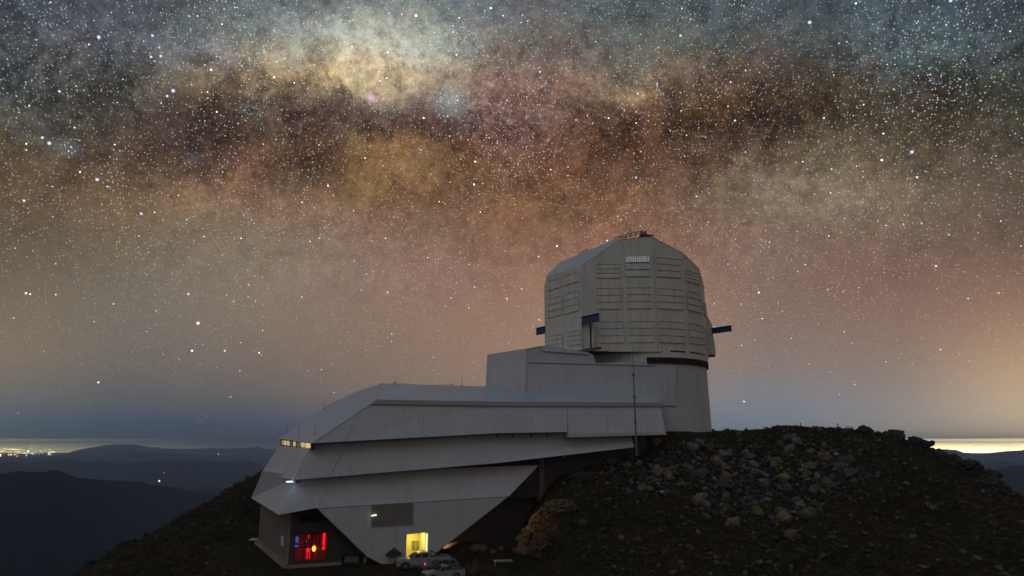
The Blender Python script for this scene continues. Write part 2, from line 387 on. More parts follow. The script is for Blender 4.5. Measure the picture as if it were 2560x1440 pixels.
def box(name, c, ax, ay, az, m, parent=None):
    return add(name, *boxvf(c, ax, ay, az), m, parent)

# ------------------------------------------------------------------ frames of reference
UP = Vector((0, 0, 1))
A = on_Y(720, 1420, 80.0)                       # foot of the near left corner of the long building
ZG = A.z
AL = R_(25)
dU = Vector((math.cos(AL), math.sin(AL), 0)); dV = Vector((-math.sin(AL), math.cos(AL), 0))
def Bv(px, py, v): return on_pl(px, py, A + dV * v, dV)
def Bu(px, py, u): return on_pl(px, py, A + dU * u, dU)
def uv(p): q = Vector(p) - A; return q.dot(dU), q.dot(dV)
TC = Vector((22.0, 115.4, 0)); TR = 10.7        # axis and radius of the round tower

# ------------------------------------------------------------------ the summit terrain, from control heights
cps = []
def cp(px, py, Y): cps.append(tuple(on_Y(px, py, Y)))
def cx(x, y, z): cps.append((x, y, z))
for p in [(1000,1425),(1120,1450),(1230,1415),(800,1428),(700,1440),(900,1480),(1200,1480),(1270,1470)]:
    q = on_z(*p, ZG); cx(q.x, q.y, ZG)
q = on_z(645, 1357, ZG); cx(q.x, q.y, ZG)
q = uv(A)
for u, v in ((5, 10), (20, 5), (28, 2), (12, 18)):
    w = A + dU * u + dV * v; cx(w.x, w.y, ZG)
# left flank
for a in [(560,1228,125),(655,1190,134),(450,1278,115),(380,1322,108),(260,1392,98),(170,1442,90),(60,1500,82),(-100,1580,72),
          (560,1330,101),(480,1390,92),(640,1290,112),(560,1440,84),(400,1440,84),(700,1230,140)]: cp(*a)
for a in [(-60,150,-42),(-35,160,-20),(-85,120,-55),(-70,60,-45),(-100,90,-75),(-40,190,-55),(-60,40,-38)]: cx(*a)
# mound and cutting beside the entrance, cliff of the cut
for a in [(1095,1391,86),(1180,1382,86.5),(1250,1390,86),(1230,1372,90),(1270,1330,95),(1288,1400,82),(1300,1345,84.5),(1318,1305,86.5),(1345,1262,89),
          (1360,1205,96),(1300,1460,74),(1400,1180,103)]: cp(*a)
# upper slope and crest on the right
for a in [(1465,1142,103),(1520,1131,103),(1590,1116,102.5),(1635,1101,102.5),(1664,1087,103.2),(1720,1083.5,104.5),(1775,1078,108),(1860,1077.5,110),(2000,1072,108),(2100,1073,107),(2170,1076,106),
          (2240,1093,104),(2300,1107,102),(2318,1128,99.5),(2380,1145,98),(2440,1163,96),(2485,1200,93),(2508,1238,90),(2560,1262,87),(2680,1330,80),
          (1500,1290,86),(1700,1250,90),(1900,1250,90),(2100,1250,89),(2300,1260,87),(2450,1300,83),(1400,1400,76),(1700,1400,72),(2000,1400,70),(2300,1400,70),
          (2540,1400,72),(1400,1480,68),(1700,1500,62),(2000,1520,58),(2300,1520,58),(2600,1500,62),(1650,1160,98),(1700,1150,100),(1900,1150,100),(2100,1150,99),(2250,1170,97)]: cp(*a)
for a in [(35,118,2.0),(22,116,1.9),(45,135,0),(10,130,1.5),(0,125,-3),(60,135,-10),(75,120,-16),(90,110,-30),(85,90,-30),(30,165,-18),(0,165,-28),(70,170,-40),(110,130,-55),(120,80,-50)]: cx(*a)
for a in [(0,45,-20),(20,45,-20),(45,40,-21),(-25,50,-24),(0,20,-12),(0,4,-3.0),(-8,-8,-4),(20,10,-10),(-20,15,-14),(60,10,-24),(0,-40,-18),(-60,0,-42),(70,-40,-45),(-60,-60,-60)]: cx(*a)
CP = np.array(cps); n = len(CP)
def phi(r2): return 0.5 * r2 * np.log(r2 + 1e-9)
d2 = ((CP[:, None, :2] - CP[None, :, :2]) ** 2).sum(-1)
Km = np.zeros((n + 3, n + 3)); Km[:n, :n] = phi(d2) + np.eye(n) * .15; Km[:n, n] = 1; Km[:n, n + 1:] = CP[:, :2]; Km[n:, :n] = Km[:n, n:].T
Wt = np.linalg.solve(Km, np.concatenate([CP[:, 2], [0, 0, 0]]))
def smooth(a, b, x):
    t = np.clip((x - a) / (b - a), 0, 1); return t * t * (3 - 2 * t)
def lattice(seed):
    g = np.random.default_rng(seed).random((256, 256))
    def f(x, y):
        xi = np.floor(x).astype(int); yi = np.floor(y).astype(int); fx = x - xi; fy = y - yi
        fx = fx * fx * (3 - 2 * fx); fy = fy * fy * (3 - 2 * fy)
        a = g[xi % 256, yi % 256]; b = g[(xi + 1) % 256, yi % 256]; c = g[xi % 256, (yi + 1) % 256]; d = g[(xi + 1) % 256, (yi + 1) % 256]
        return (a * (1 - fx) + b * fx) * (1 - fy) + (c * (1 - fx) + d * fx) * fy - .5
    return f
LN = [lattice(s) for s in range(8)]
def fbm(x, y, sc, oc=5, gain=.5):
    v = 0; a = 1
    for k in range(oc): v = v + a * LN[k](x * sc * 2 ** k + 17.3 * k, y * sc * 2 ** k + 9.1 * k); a *= gain
    return v
def base_h(X, Y):
    X = np.asarray(X, float); Y = np.asarray(Y, float)
    out = np.zeros(X.shape)
    Xc = np.clip(X, -130, 150); Yc = np.clip(Y, -90, 210)
    for k in range(n): out += Wt[k] * phi((Xc - CP[k, 0]) ** 2 + (Yc - CP[k, 1]) ** 2)
    out += Wt[n] + Wt[n + 1] * Xc + Wt[n + 2] * Yc
    ex = np.hypot(X - Xc, Y - Yc)
    rr = np.hypot(X - 10, (Y - 85))
    return out - ex * .5 - np.maximum(rr - 105, 0) * .35
def summit(X, Y):
    X = np.asarray(X, float); Y = np.asarray(Y, float)
    z = base_h(X, Y)
    # flat yard round the building, level pad of the tower
    qx, qy = X - A.x, Y - A.y
    u = qx * dU.x + qy * dU.y; v = qx * dV.x + qy * dV.y
    yard = smooth(-10, -3, u) * (1 - smooth(27, 30, u - .0 * v)) * smooth(-16, -9, v) * (1 - smooth(19, 26, v))
    z = z * (1 - yard) + (ZG - .02) * yard
    pad = 1 - smooth(10.9, 13, np.hypot(X - TC.x, Y - TC.y))
    z = np.where(pad > 0, z * (1 - pad) + 1.95 * pad, z)
    mq = on_z(1150, 1396, ZG); z = z + 1.7 * np.exp(-(((X - mq.x - .8) / 4.6) ** 2 + ((Y - mq.y - 2.5) / 3.0) ** 2))
    nm = 1 - .97 * np.maximum(yard, (1 - smooth(12, 19, np.hypot(X - TC.x, Y - TC.y))) * .8)
    far = smooth(110, 200, np.hypot(X, Y - 90))
    z = z + nm * (fbm(X, Y, .09, 5) * 1.5 * (.55 + far * 3) + np.abs(fbm(X, Y, .35, 4, .6)) * .9 - .62)
    return z
def grid_mesh(name, X, Y, Z, m, kind='structure'):
    a, b = X.shape; V = np.stack([X, Y, Z], -1).reshape(-1, 3)
    i = np.arange((a - 1) * (b - 1)); r, c = i // (b - 1), i % (b - 1); k = r * b + c
    F = np.stack([k, k + 1, k + b + 1, k + b], -1)
    me = bpy.data.meshes.new(name); me.vertices.add(len(V)); me.vertices.foreach_set('co', V.ravel())
    me.loops.add(F.size); me.loops.foreach_set('vertex_index', F.ravel().astype(np.int32))
    me.polygons.add(len(F)); me.polygons.foreach_set('loop_start', (np.arange(len(F)) * 4).astype(np.int32))
    me.update(calc_edges=True); me.validate()
    me.polygons.foreach_set('use_smooth', [True] * len(F))
    me.materials.append(m); o = bpy.data.objects.new(name, me); col.objects.link(o); o['kind'] = kind
    return o

def ground_material():
    m = bpy.data.materials.new('stony_ground'); m.use_nodes = True
    nt = m.node_tree; b = nt.nodes['Principled BSDF']; N = nt.nodes.new; K = nt.links.new
    b.inputs['Roughness'].default_value = .95; b.inputs['Specular IOR Level'].default_value = .1
    g = N('ShaderNodeNewGeometry')
    def nz(s, d=8, r=.65):
        t = N('ShaderNodeTexNoise'); t.inputs['Scale'].default_value = s; t.inputs['Detail'].default_value = d; t.inputs['Roughness'].default_value = r
        K(g.outputs['Position'], t.inputs['Vector']); return t.outputs[0]
    def ramp(f, *st):
        r = N('ShaderNodeValToRGB'); K(f, r.inputs[0]); e = r.color_ramp.elements
        e[0].position, e[0].color = st[0][0], (*st[0][1], 1); e[1].position, e[1].color = st[-1][0], (*st[-1][1], 1)
        for p, c in st[1:-1]: q = e.new(p); q.color = (*c, 1)
        return r.outputs[0]
    a = ramp(nz(.11), (.36, (.020, .018, .010)), (.48, (.032, .028, .015)), (.58, (.044, .027, .014)), (.70, (.022, .030, .017)))
    c = ramp(nz(1.6), (.35, (.35, .35, .35)), (.5, (1, 1, 1)), (.68, (1.9, 1.8, 1.7)))
    mx = N('ShaderNodeMix'); mx.data_type = 'RGBA'; mx.blend_type = 'MULTIPLY'; mx.inputs[0].default_value = 1; K(a, mx.inputs[6]); K(c, mx.inputs[7])
    vo = N('ShaderNodeTexVoronoi'); vo.inputs['Scale'].default_value = 2.2; K(g.outputs['Position'], vo.inputs['Vector'])
    st = ramp(vo.outputs['Distance'], (.10, (1.5, 1.45, 1.3)), (.45, (.8, .8, .8)))
    m2 = N('ShaderNodeMix'); m2.data_type = 'RGBA'; m2.blend_type = 'MULTIPLY'; m2.inputs[0].default_value = .8; K(mx.outputs[2], m2.inputs[6]); K(st, m2.inputs[7])
    K(m2.outputs[2], b.inputs['Base Color'])
    bp = N('ShaderNodeBump'); bp.inputs['Strength'].default_value = .7; bp.inputs['Distance'].default_value = .25; K(nz(2.6, 10, .7), bp.inputs['Height']); K(bp.outputs[0], b.inputs['Normal'])
    return m
M_ground = ground_material()
M_hill = mat('bare_mountain', (.016, .016, .018), .95, var=.3, vscale=.004, spec=.0)
gx = np.concatenate([np.linspace(-900, -130, 40)[:-1], np.linspace(-130, -45, 90)[:-1], np.linspace(-45, 105, 480), np.linspace(105, 160, 50)[1:], np.linspace(160, 900, 40)[1:]])
gy = np.concatenate([np.linspace(-800, -60, 40)[:-1], np.linspace(-60, 50, 90)[:-1], np.linspace(50, 125, 260), np.linspace(125, 170, 60)[1:], np.linspace(170, 900, 40)[1:]])
GX, GY = np.meshgrid(gx, gy, indexing='ij')
summit_ground = grid_mesh('ground', GX, GY, summit(GX, GY), M_ground)

# ------------------------------------------------------------------ far mountains: one sheet of ridges to the horizon
def az_el(px, py):
    d = ray(px, py); return math.degrees(math.atan2(d.x, d.y)), math.degrees(math.atan2(d.z, math.hypot(d.x, d.y)))
RIDGES = [
 (1700, .13, [(-400,1190),(-200,1170),(0,1183),(60,1176),(105,1180),(140,1174),(160,1180),(195,1193),(245,1199),(340,1202),(400,1213),(440,1218),(480,1228),(520,1236),(580,1242),(700,1262),(1000,1290),(1500,1300),(2000,1290),(2300,1270),(2480,1240),(2500,1232),(2530,1228),(2560,1222),(2700,1200),(3000,1180)]),
 (2600, .10, [(-300,1230),(0,1226),(200,1232),(400,1222),(480,1226),(515,1214),(560,1221),(640,1240),(1000,1240),(1800,1230),(2400,1200),(2480,1175),(2500,1169),(2540,1163),(2600,1165),(2900,1160)]),
 (5000, .08, [(-400,1168),(-200,1150),(0,1156),(50,1152),(75,1157),(90,1153),(135,1152),(165,1144),(195,1152),(260,1151),(300,1158),(350,1156),(370,1152),(480,1150),(540,1152),(620,1151),(660,1163),(760,1175),(1000,1180),(1500,1175),(2000,1165),(2300,1158),(2400,1148),(2440,1157),(2460,1158),(2500,1150),(2560,1160),(2700,1150),(3000,1160)]),
 (8500, .06, [(-400,1150),(0,1143),(20,1141),(45,1145),(100,1142),(150,1140),(185,1135),(240,1138),(290,1131),(330,1127),(380,1130),(450,1135),(560,1138),(640,1143),(700,1147),(760,1145),(1000,1150),(1500,1148),(2000,1150),(2300,1133),(2330,1129),(2345,1125.5),(2365,1122),(2390,1124),(2410,1133),(2435,1140),(2450,1139),(2470,1131),(2510,1128),(2535,1125),(2560,1125),(2800,1120)]),
 (12000, .05, [(-400,1150),(120,1150),(150,1138),(200,1123),(260,1113),(300,1110),(330,1109),(370,1117),(420,1121),(480,1121),(540,1120),(600,1121),(640,1117),(700,1123),(1000,1128),(1500,1130),(2200,1135),(2400,1150),(3000,1150)]),
]
def far_h(AZ, RD):
    z = np.full(AZ.shape, -420.0)
    z = np.where(RD > 8600, -420 + smooth(8600, 10500, RD) * 265, z)
    X, Y = RD * np.sin(AZ), RD * np.cos(AZ)
    deg = np.degrees(AZ)
    for i, (r0, k, prof) in enumerate(RIDGES):
        pa = np.array([az_el(*p) for p in prof]); o = np.argsort(pa[:, 0])
        e = np.interp(deg, pa[o, 0], pa[o, 1]) + .055 * fbm(deg + 90, deg * 0 + i * 11, 1.6, 4, .6) + .5 * fbm(deg + 50, deg * 0 + i * 7, .8, 3) * smooth(44, 60, np.abs(deg))
        rl = r0 * (1 + .22 * fbm(deg, deg * 0 + 3.3 * i, .12, 3))
        h = rl * np.tan(np.radians(e))
        dr = RD - rl
        rough = -np.abs(fbm(X, Y, 1.0 / (r0 * .13), 5)) * np.minimum(np.abs(dr), r0 * .12) * .13
        z = np.maximum(z, h - np.where(dr > 0, .25, k * 1.0) * np.abs(dr) + rough)
    z = z - smooth(900, 450, RD) * 0
    return z
rr = np.concatenate([np.geomspace(420, 1300, 50)[:-1], np.geomspace(1300, 14000, 340)[:-1], np.geomspace(14000, 15100, 6)])
aa = np.radians(np.concatenate([np.linspace(-180, -46, 110)[:-1], np.linspace(-46, 46, 620), np.linspace(46, 180, 110)[1:]]))
AZg, RDg = np.meshgrid(aa, rr, indexing='ij')
FZ = far_h(AZg, RDg)
FZ = FZ - (1 - smooth(420, 900, RDg)) * 60
far_ground = grid_mesh('mountains', RDg * np.sin(AZg), RDg * np.cos(AZg), FZ, M_hill)

# ------------------------------------------------------------------ haze over everything
hz = add('haze', *boxvf((0, 0, (50 - 560) / 2), (15300, 0, 0), (0, 15300, 0), (0, 0, (50 + 560) / 2)), None, kind='stuff')
hm = bpy.data.materials.new('haze'); hm.use_nodes = True; hn = hm.node_tree; hn.nodes.clear()
pv = hn.nodes.new('ShaderNodeVolumePrincipled'); pv.inputs['Color'].default_value = (.50, .68, 1.0, 1); pv.inputs['Density'].default_value = 1.7e-4
ho = hn.nodes.new('ShaderNodeOutputMaterial'); hn.links.new(pv.outputs[0], ho.inputs['Volume'])
hz.data.materials.append(hm)

# ================================================================== the long support building
bld = empty('support_building', A, 'long white metal clad observatory building in overlapping flared tiers above the parked pickups', 'building')
def slab_loop(stations, closed_ends=True):
    """stations: list of lists of points (same count) swept into a closed solid"""
    k = len(stations[0]); V = [p for s in stations for p in s]; F = []
    for i in range(len(stations) - 1):
        for j in range(k):
            a, b = i * k + j, i * k + (j + 1) % k
            F.append((a, b, b + k, a + k))
    F.append(tuple(range(k))); F.append(tuple(range(len(V) - k, len(V)))[::-1])
    return V, F
def tier(name, st, thick_left, m):
    """st: list of (bottom point, top point, inward direction); each station gets an inner pair so the skirt has real thickness"""
    S = []
    for bo, to, inn in st:
        S.append([bo, to, to + inn + Vector((0, 0, -.1)), bo + inn + Vector((0, 0, .55))])
    o = add(name, *slab_loop(S), m, bld); return fixn(o)
left_in = (dU * .75 + dV * .65).normalized()
corner_in = (dU * .5 + dV * .85)

# --- lowest tier
c3b = Bv(697, 1287, -2.2); c3t = Bv(748, 1190, -.9)
l3b = on_z(628, 1245, c3b.z); l3t = on_z(657, 1178, c3t.z)
r3b = Bv(1273, 1240, -2.2); r3t = Bv(1347, 1163, -.9)
m3b = Bv(790, 1270, -2.2); m3t = Bv(830, 1180, -.9)
tier('lower_cladding', [(l3b, l3t, left_in * 2.5), (c3b, c3t, corner_in * 2.5), (m3b, m3t, dV * 2.5), (r3b, r3t, dV * 2.5)], 0, M_clad)
# --- middle tier
c2b = Bv(733, 1200, -2.6); c2t = Bv(779, 1107, -1.2)
sd = (l3b - c3b); sd.z = 0; sd.normalize(); sn = Vector((-sd.y, sd.x, 0))
def Sp(px, py, c): return on_pl(px, py, c, sn)
l2b = Sp(652, 1185, c2b); l2t = Sp(705, 1103, c2t)
m2b = Bv(1240, 1158, -2.6); m2t = Bv(1240, 1070, -1.2)
r2b = Bv(1585, 1118, -2.6); r2t = Bv(1577, 1079, -1.2)
tier('middle_cladding', [(l2b, l2t, left_in * 2.5), (c2b, c2t, corner_in * 2.5), (m2b, m2t, dV * 2.5), (r2b, r2t, dV * 2.5)], 0, M_clad)
# --- upper tier: wall band, gutter and hipped roof
c1b = Bv(780, 1108, -3.0); c1t = Bv(927, 1010, -1.5); l1b = Sp(695, 1098, c1b)
nrm = (c1t - c1b).cross(l1b - c1b).normalized()
def hip(px, py): return on_pl(px, py, c1b, nrm)
g1 = Bv(940, 999, -1.65); rg = hip(949, 960); bk = hip(835, 1007)
vr = uv(rg)[1]; zr = rg.z
ma = Bv(1240, 1083, -3.0); mb = Bv(1418, 1080, -3.0)
mat_ = Bv(1240, 1015, -1.5); mbt = Bv(1418, 1015.5, -1.5)
rb = Bv(1664, 1086, -3.0); rt = Bv(1652, 1016, -1.5)
mc = Bv(1420, 1093, -3.0)
gu = [Bv(940, 999, -1.65), Bv(1240, 1004, -1.65), Bv(1420, 1005.5, -1.65), Bv(1650, 1007, -1.65)]
def ridge(px, py): return Bv(px, py, vr)
rd = [rg, ridge(1240, 966.5), ridge(1420, 972), ridge(1640, 980)]
print('ridge v', vr, 'z', zr, 'bk', uv(bk), bk.z, [round(p.z, 2) for p in rd], 'ZG', ZG, 'z tiers', c3b.z, c2b.z, c1b.z)
th = Vector((0, 0, .5))
# wall band
S = [[c1b, c1t, c1t + dV * 2.5 + dU * 1.2, c1b + dV * 2.6 + dU * 1.6 + th], [ma, mat_, mat_ + dV * 2.5, ma + dV * 2.6 + th], [mb, mbt, mbt + dV * 2.5, mb + dV * 2.6 + th]]
o = add('upper_cladding', *slab_loop(S), M_clad, bld); fixn(o)
S = [[mc, mbt + dU * .02, mbt + dV * 2.5, mc + dV * 2.6 + th], [rb, rt, rt + dV * 2.5, rb + dV * 2.6 + th]]
o = add('upper_cladding', *slab_loop(S), M_clad, bld); fixn(o)
# bottom fascia strip under the right hand length
q0 = Bv(1421, 1084, -3.03); q1 = Bv(1663, 1079, -3.03); q2 = Bv(1665, 1086.8, -3.03); q3 = Bv(1421, 1093.6, -3.03)
add('fascia', *prism([q0, q1, q2, q3], -dV * .12), M_trim, bld)
# gutter board between wall band and roof
add('gutter', *join([prism([c1t - dV * .05, mat_ - dV * .05, gu[1] - dV * .05, gu[0] - dV * .05], -dV * .22), prism([mat_ - dV * .05, rt - dV * .05, gu[3] - dV * .05, gu[1] - dV * .05], -dV * .22)]), M_trim, bld)
# roof slopes (closed solid with the flat back deck)
back = dV * 12.5
roofv = [c1b, c1t, g1, rg, bk, l1b]
rb_ = bk + dV * 7 + dU * 4
V = [c1b, c1t, g1, rg, bk, l1b] + [p for p in gu[1:]] + rd[1:] + [rg + back, rd[-1] + back, bk + dV * 5, l1b + dU * 1.5 + dV * 1.2 + th, c1b + dU * 1.5 + dV * 1.2 + th]
# indices: 0 c1b 1 c1t 2 g1 3 rg 4 bk 5 l1b 6-8 gutter pts 9-11 ridge pts 12 rg+back 13 last+back 14 bk+ 15 l inner 16 c inner
F = [(0, 1, 2, 3, 4, 5), (2, 6, 9, 3), (6, 7, 10, 9), (7, 8, 11, 10), (3, 9, 10, 11, 13, 12), (3, 12, 14, 4), (4, 14, 15, 5), (5, 15, 16, 0)]
o = add('roof', V, F, M_roof, bld); fixn(o)
add('hip_flashing', *join([tube(c1b, c1t, .09, 5), tube(g1, rg, .13, 5)]), M_trim, bld)
add('ridge_capping', *tube(rg, rd[-1], .09, 5), M_trim, bld)
# inner body behind the tiers (keeps the building solid from every side)
def core(name, u0, u1, v0, v1, z0, z1, m, parent=bld):
    c = A + dU * (u0 + u1) / 2 + dV * (v0 + v1) / 2; c.z = (z0 + z1) / 2
    return add(name, *boxvf(c, dU * (u1 - u0) / 2, dV * (v1 - v0) / 2, UP * (z1 - z0) / 2), m, parent)
uR = uv(rb)[0]; uK = uv(r3b)[0]
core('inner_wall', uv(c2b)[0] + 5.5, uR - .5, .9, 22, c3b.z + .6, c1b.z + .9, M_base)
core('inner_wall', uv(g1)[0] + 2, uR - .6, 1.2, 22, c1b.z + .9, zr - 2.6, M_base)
# --- ground floor box at the left end
topz = c3b.z + 1.2
P0 = A.copy(); P1b = on_z(645, 1358, ZG); P2 = A + dU * 11.4
P3 = P2 + dV * 14; P4_ = P1b + dU * 6 + dV * 3
hgt = Vector((0, 0, topz - ZG))
leftdir = (P1b - P0).normalized(); leftn = Vector((-leftdir.y, leftdir.x, 0))
# window opening in the front wall
wq = [Bv(737, 1334, 0), Bv(821, 1329, 0), Bv(821, 1400, 0), Bv(737, 1406, 0)]
u0, u1 = uv(wq[0])[0], uv(wq[1])[0]; z1 = (wq[0].z + wq[1].z) / 2; z0 = (wq[2].z + wq[3].z) / 2
def wallpt(u, v, z): q = A + dU * u + dV * v; q.z = z; return q
outer = [wallpt(0, 0, ZG - 1), wallpt(11.4, 0, ZG - 1), wallpt(11.4, 0, topz), wallpt(0, 0, topz)]
hole = [wallpt(u0, 0, z0), wallpt(u1, 0, z0), wallpt(u1, 0, z1), wallpt(u0, 0, z1)]
add('front_wall', *prism(outer, dV * .3, [hole]), M_base, bld)
def quad(a, b, h): return [a, b, b + h, a + h]
M_side = mat('side_cladding', (.16, .15, .14), .6, var=.1, vscale=.4, ribs=.4)
hh = Vector((0, 0, topz - ZG + 1)); dn = Vector((0, 0, -1))
add('side_wall', *prism(quad(P0 + dn + leftdir * .002, P1b + dn, hh), -leftn * .3 if leftn.dot(dU) < 0 else leftn * .3), M_side, bld)
add('rear_wall', *join([prism(quad(P1b + dn, P4_ + dn, hh), dV * .3), prism(quad(P4_ + dn, P3 + dn, hh), dV * .3), prism(quad(P2 + dn, P3 + dn, hh), dU * .3)]), M_base, bld)
# plinth along the side
pn = -leftn if leftn.dot(dU) > 0 else leftn
pz = on_pl(645, 1347, P1b, leftn).z - ZG
add('plinth', *prism(quad(P0 + dn + pn * .02, P1b + dn + pn * .02, Vector((0, 0, 1 + pz))), pn * .45), M_conc, bld)
add('plinth', *prism(quad(P0 + dn - dV * .02, P2 + dn - dV * .02, Vector((0, 0, 1 + pz * .55))), -dV * .3), M_conc, bld)
core('skirting_beam', 1.0, 9.5, -.35, -.02, topz - 2.2, topz - 1.6, M_dark)

# --- laboratory window: panes, mullions, room behind with pipework under a red lamp
win = add('window', *join([boxvf((wallpt(u0, .05, 0) + wallpt(u1, .05, 0)) / 2 + UP * (z + 0), dU * (u1 - u0) / 2, dV * .06, UP * .04) for z in (z0 + .04, z1 - .04)] +
          [boxvf(wallpt(u0 + (u1 - u0) * t, .05, (z0 + z1) / 2), dU * .04, dV * .06, UP * (z1 - z0) / 2) for t in (.01, .99)]), M_black, bld)
M_pane = bpy.data.materials.new('window_glass'); M_pane.use_nodes = True
bb = M_pane.node_tree.nodes['Principled BSDF']; bb.inputs['Transmission Weight'].default_value = 1; bb.inputs['Roughness'].default_value = .02; bb.inputs['IOR'].default_value = 1.02; bb.inputs['Base Color'].default_value = (.9, .88, .88, 1)
for k in range(4):
    a = u0 + (u1 - u0) * (.012 + k * .244); b2 = a + (u1 - u0) * .24
    add('pane', *boxvf(wallpt((a + b2) / 2, .05, (z0 + z1) / 2), dU * (b2 - a) / 2, dV * .012, UP * ((z1 - z0) / 2 - .08)), M_pane, win)
for k in range(3):
    a = u0 + (u1 - u0) * (.254 + k * .244)
    add('mullion', *boxvf(wallpt(a, .05, (z0 + z1) / 2), dU * .03, dV * .05, UP * ((z1 - z0) / 2 - .08)), M_black, win)
add('transom', *boxvf(wallpt((u0 + u1) / 2, .03, z0 + (z1 - z0) * .52), dU * ((u1 - u0) / 2 - .05), dV * .03, UP * .03), M_black, win)
rw, rh = u1 - u0, z1 - z0
M_labwall = mat('laboratory_wall', (.30, .2, .2), .8, var=.1)
rm = [wallpt(u0 - .5, 2.6, z0 - .4), wallpt(u1 + .5, 2.6, z0 - .4), wallpt(u1 + .5, 2.6, z1 + .4), wallpt(u0 - .5, 2.6, z1 + .4)]
add('room_wall', *join([prism(rm, dV * .1),
    boxvf(wallpt((u0 + u1) / 2, 1.45, z0 - .45), dU * (rw / 2 + .5), dV * 1.1, UP * .05), boxvf(wallpt((u0 + u1) / 2, 1.45, z1 + .45), dU * (rw / 2 + .5), dV * 1.1, UP * .05),
    boxvf(wallpt(u0 - .5, 1.45, (z0 + z1) / 2), dU * .05, dV * 1.1, UP * (rh / 2 + .4)), boxvf(wallpt(u1 + .5, 1.45, (z0 + z1) / 2), dU * .05, dV * 1.1, UP * (rh / 2 + .4))]), M_labwall, bld)
def wl(fx, fz, v): return wallpt(u0 + rw * fx, v, z0 + rh * fz)
pr = empty('pipe_rack', wallpt(u0 + rw * .5, 1.2, z0 - .4), 'dark vertical pipework glowing in red light behind the laboratory window', 'pipes')
for i, (fx, r) in enumerate([(.38, .05), (.43, .04), (.49, .07), (.565, .04), (.60, .05), (.66, .03), (.70, .05), (.745, .03), (.80, .03), (.34, .03)]):
    lo = 0.02 if fx < .62 else .45
    add('pipe', *tube(wl(fx, lo, 1.0), wl(fx, .98, 1.0), r, 7), M_black, pr)
add('cross_rail', *tube(wl(.30, .46, .95), wl(.66, .46, .95), .04, 6), M_black, pr); add('cross_rail', *tube(wl(.55, .9, .95), wl(.95, .93, .95), .03, 6), M_black, pr)
rl = [(.46, .22, .050, .40), (.545, .2, .06, .36), (.955, .64, .075, .66), (.50, .8, .06, .14)]
for i, (fx, fz, w, h) in enumerate(rl):
    o = tag(box('red_lamp', wl(fx, fz, 1.5), dU * rw * w / 2, dV * .05, UP * rh * h / 2, M_red),
        ['red glowing tube low behind the pipes, nearest the window centre line', 'red glowing tube beside the orange lamp behind the pipes', 'tall red light strip at the right edge of the laboratory window', 'small round red lamp high in the laboratory window'][i], 'lamp', 'red lamps in the laboratory')
V, F = [], []
bm = bmesh.new(); bmesh.ops.create_uvsphere(bm, u_segments=10, v_segments=8, radius=.24, matrix=Matrix.Translation(wl(.635, .40, .85)) @ Matrix.Diagonal((.9, .9, 1.4, 1)))
me = bpy.data.meshes.new('orange_lamp'); bm.to_mesh(me); bm.free(); me.materials.append(M_orange); o = bpy.data.objects.new('orange_lamp', me); col.objects.link(o)
tag(o, 'bright orange lamp glowing in the middle of the red laboratory window', 'lamp')
scr = empty('monitor_bank', wl(.06, .5, 1.1), 'blue lit screens at the left side of the laboratory window', 'monitor')
for fx, fz, w, h in ((.055, .74, .03, .22), (.105, .74, .03, .24), (.15, .72, .03, .2), (.09, .50, .17, .07), (.40, .66, .03, .06)):
    add('screen', *boxvf(wl(fx, fz, 1.1), dU * rw * w / 2, dV * .02, UP * rh * h / 2), M_bluel, scr)
rl_ = bpy.data.lights.new('laboratory_light', 'POINT'); rl_.energy = 10; rl_.color = (1.0, .03, .03); rl_.shadow_soft_size = .2
ro_ = bpy.data.objects.new('laboratory_light', rl_); col.objects.link(ro_); ro_.location = wl(.5, .3, 1.9)
# faint lit slot in the side wall
sp0 = on_pl(708, 1360, P0, leftn); sp1 = on_pl(702, 1340, P0, leftn)
add('side_window', *prism([on_pl(703, 1338, P0, leftn), on_pl(709, 1341, P0, leftn), on_pl(709, 1366, P0, leftn), on_pl(703, 1362, P0, leftn)], pn * .03), mat('side_window_glass', (.2, .2, .3), .3, var=0, emit=(.10, .10, .2), estr=.35), bld)

# --- big angular front panel with the entrance opening
vk = -2.2
zk = Bv(1000, 1409, vk).z
kp = [m3b + UP * .02, Bv(912, 1388, vk), Bv(953, 1410, vk), Bv(1040, 1410, vk), Bv(1084, 1387, vk), r3b + UP * .02]
mid = [Bv(1240, 1241.5, vk)]
dh = [Bv(1017, 1336, vk), Bv(1071, 1333, vk), Bv(1072, 1402, vk), Bv(1017, 1404, vk)]
du0, du1 = uv(dh[0])[0], uv(dh[1])[0]; dz1 = dh[0].z; dz0 = ZG + .12
H = [wallpt(du0, vk, dz0), wallpt(du1, vk, dz0), wallpt(du1, vk, dz1 + .12), wallpt(du0, vk, dz1)]
add('canted_wall', *prism(kp, dV * .45, [H]), M_clad, bld)
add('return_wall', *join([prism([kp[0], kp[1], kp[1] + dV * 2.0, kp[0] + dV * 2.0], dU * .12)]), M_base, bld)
# small cap strip where the panel meets the lower tier
add('flashing', *tube(m3b - dV * .03, r3b - dV * .03, .05, 5), M_trim, bld)
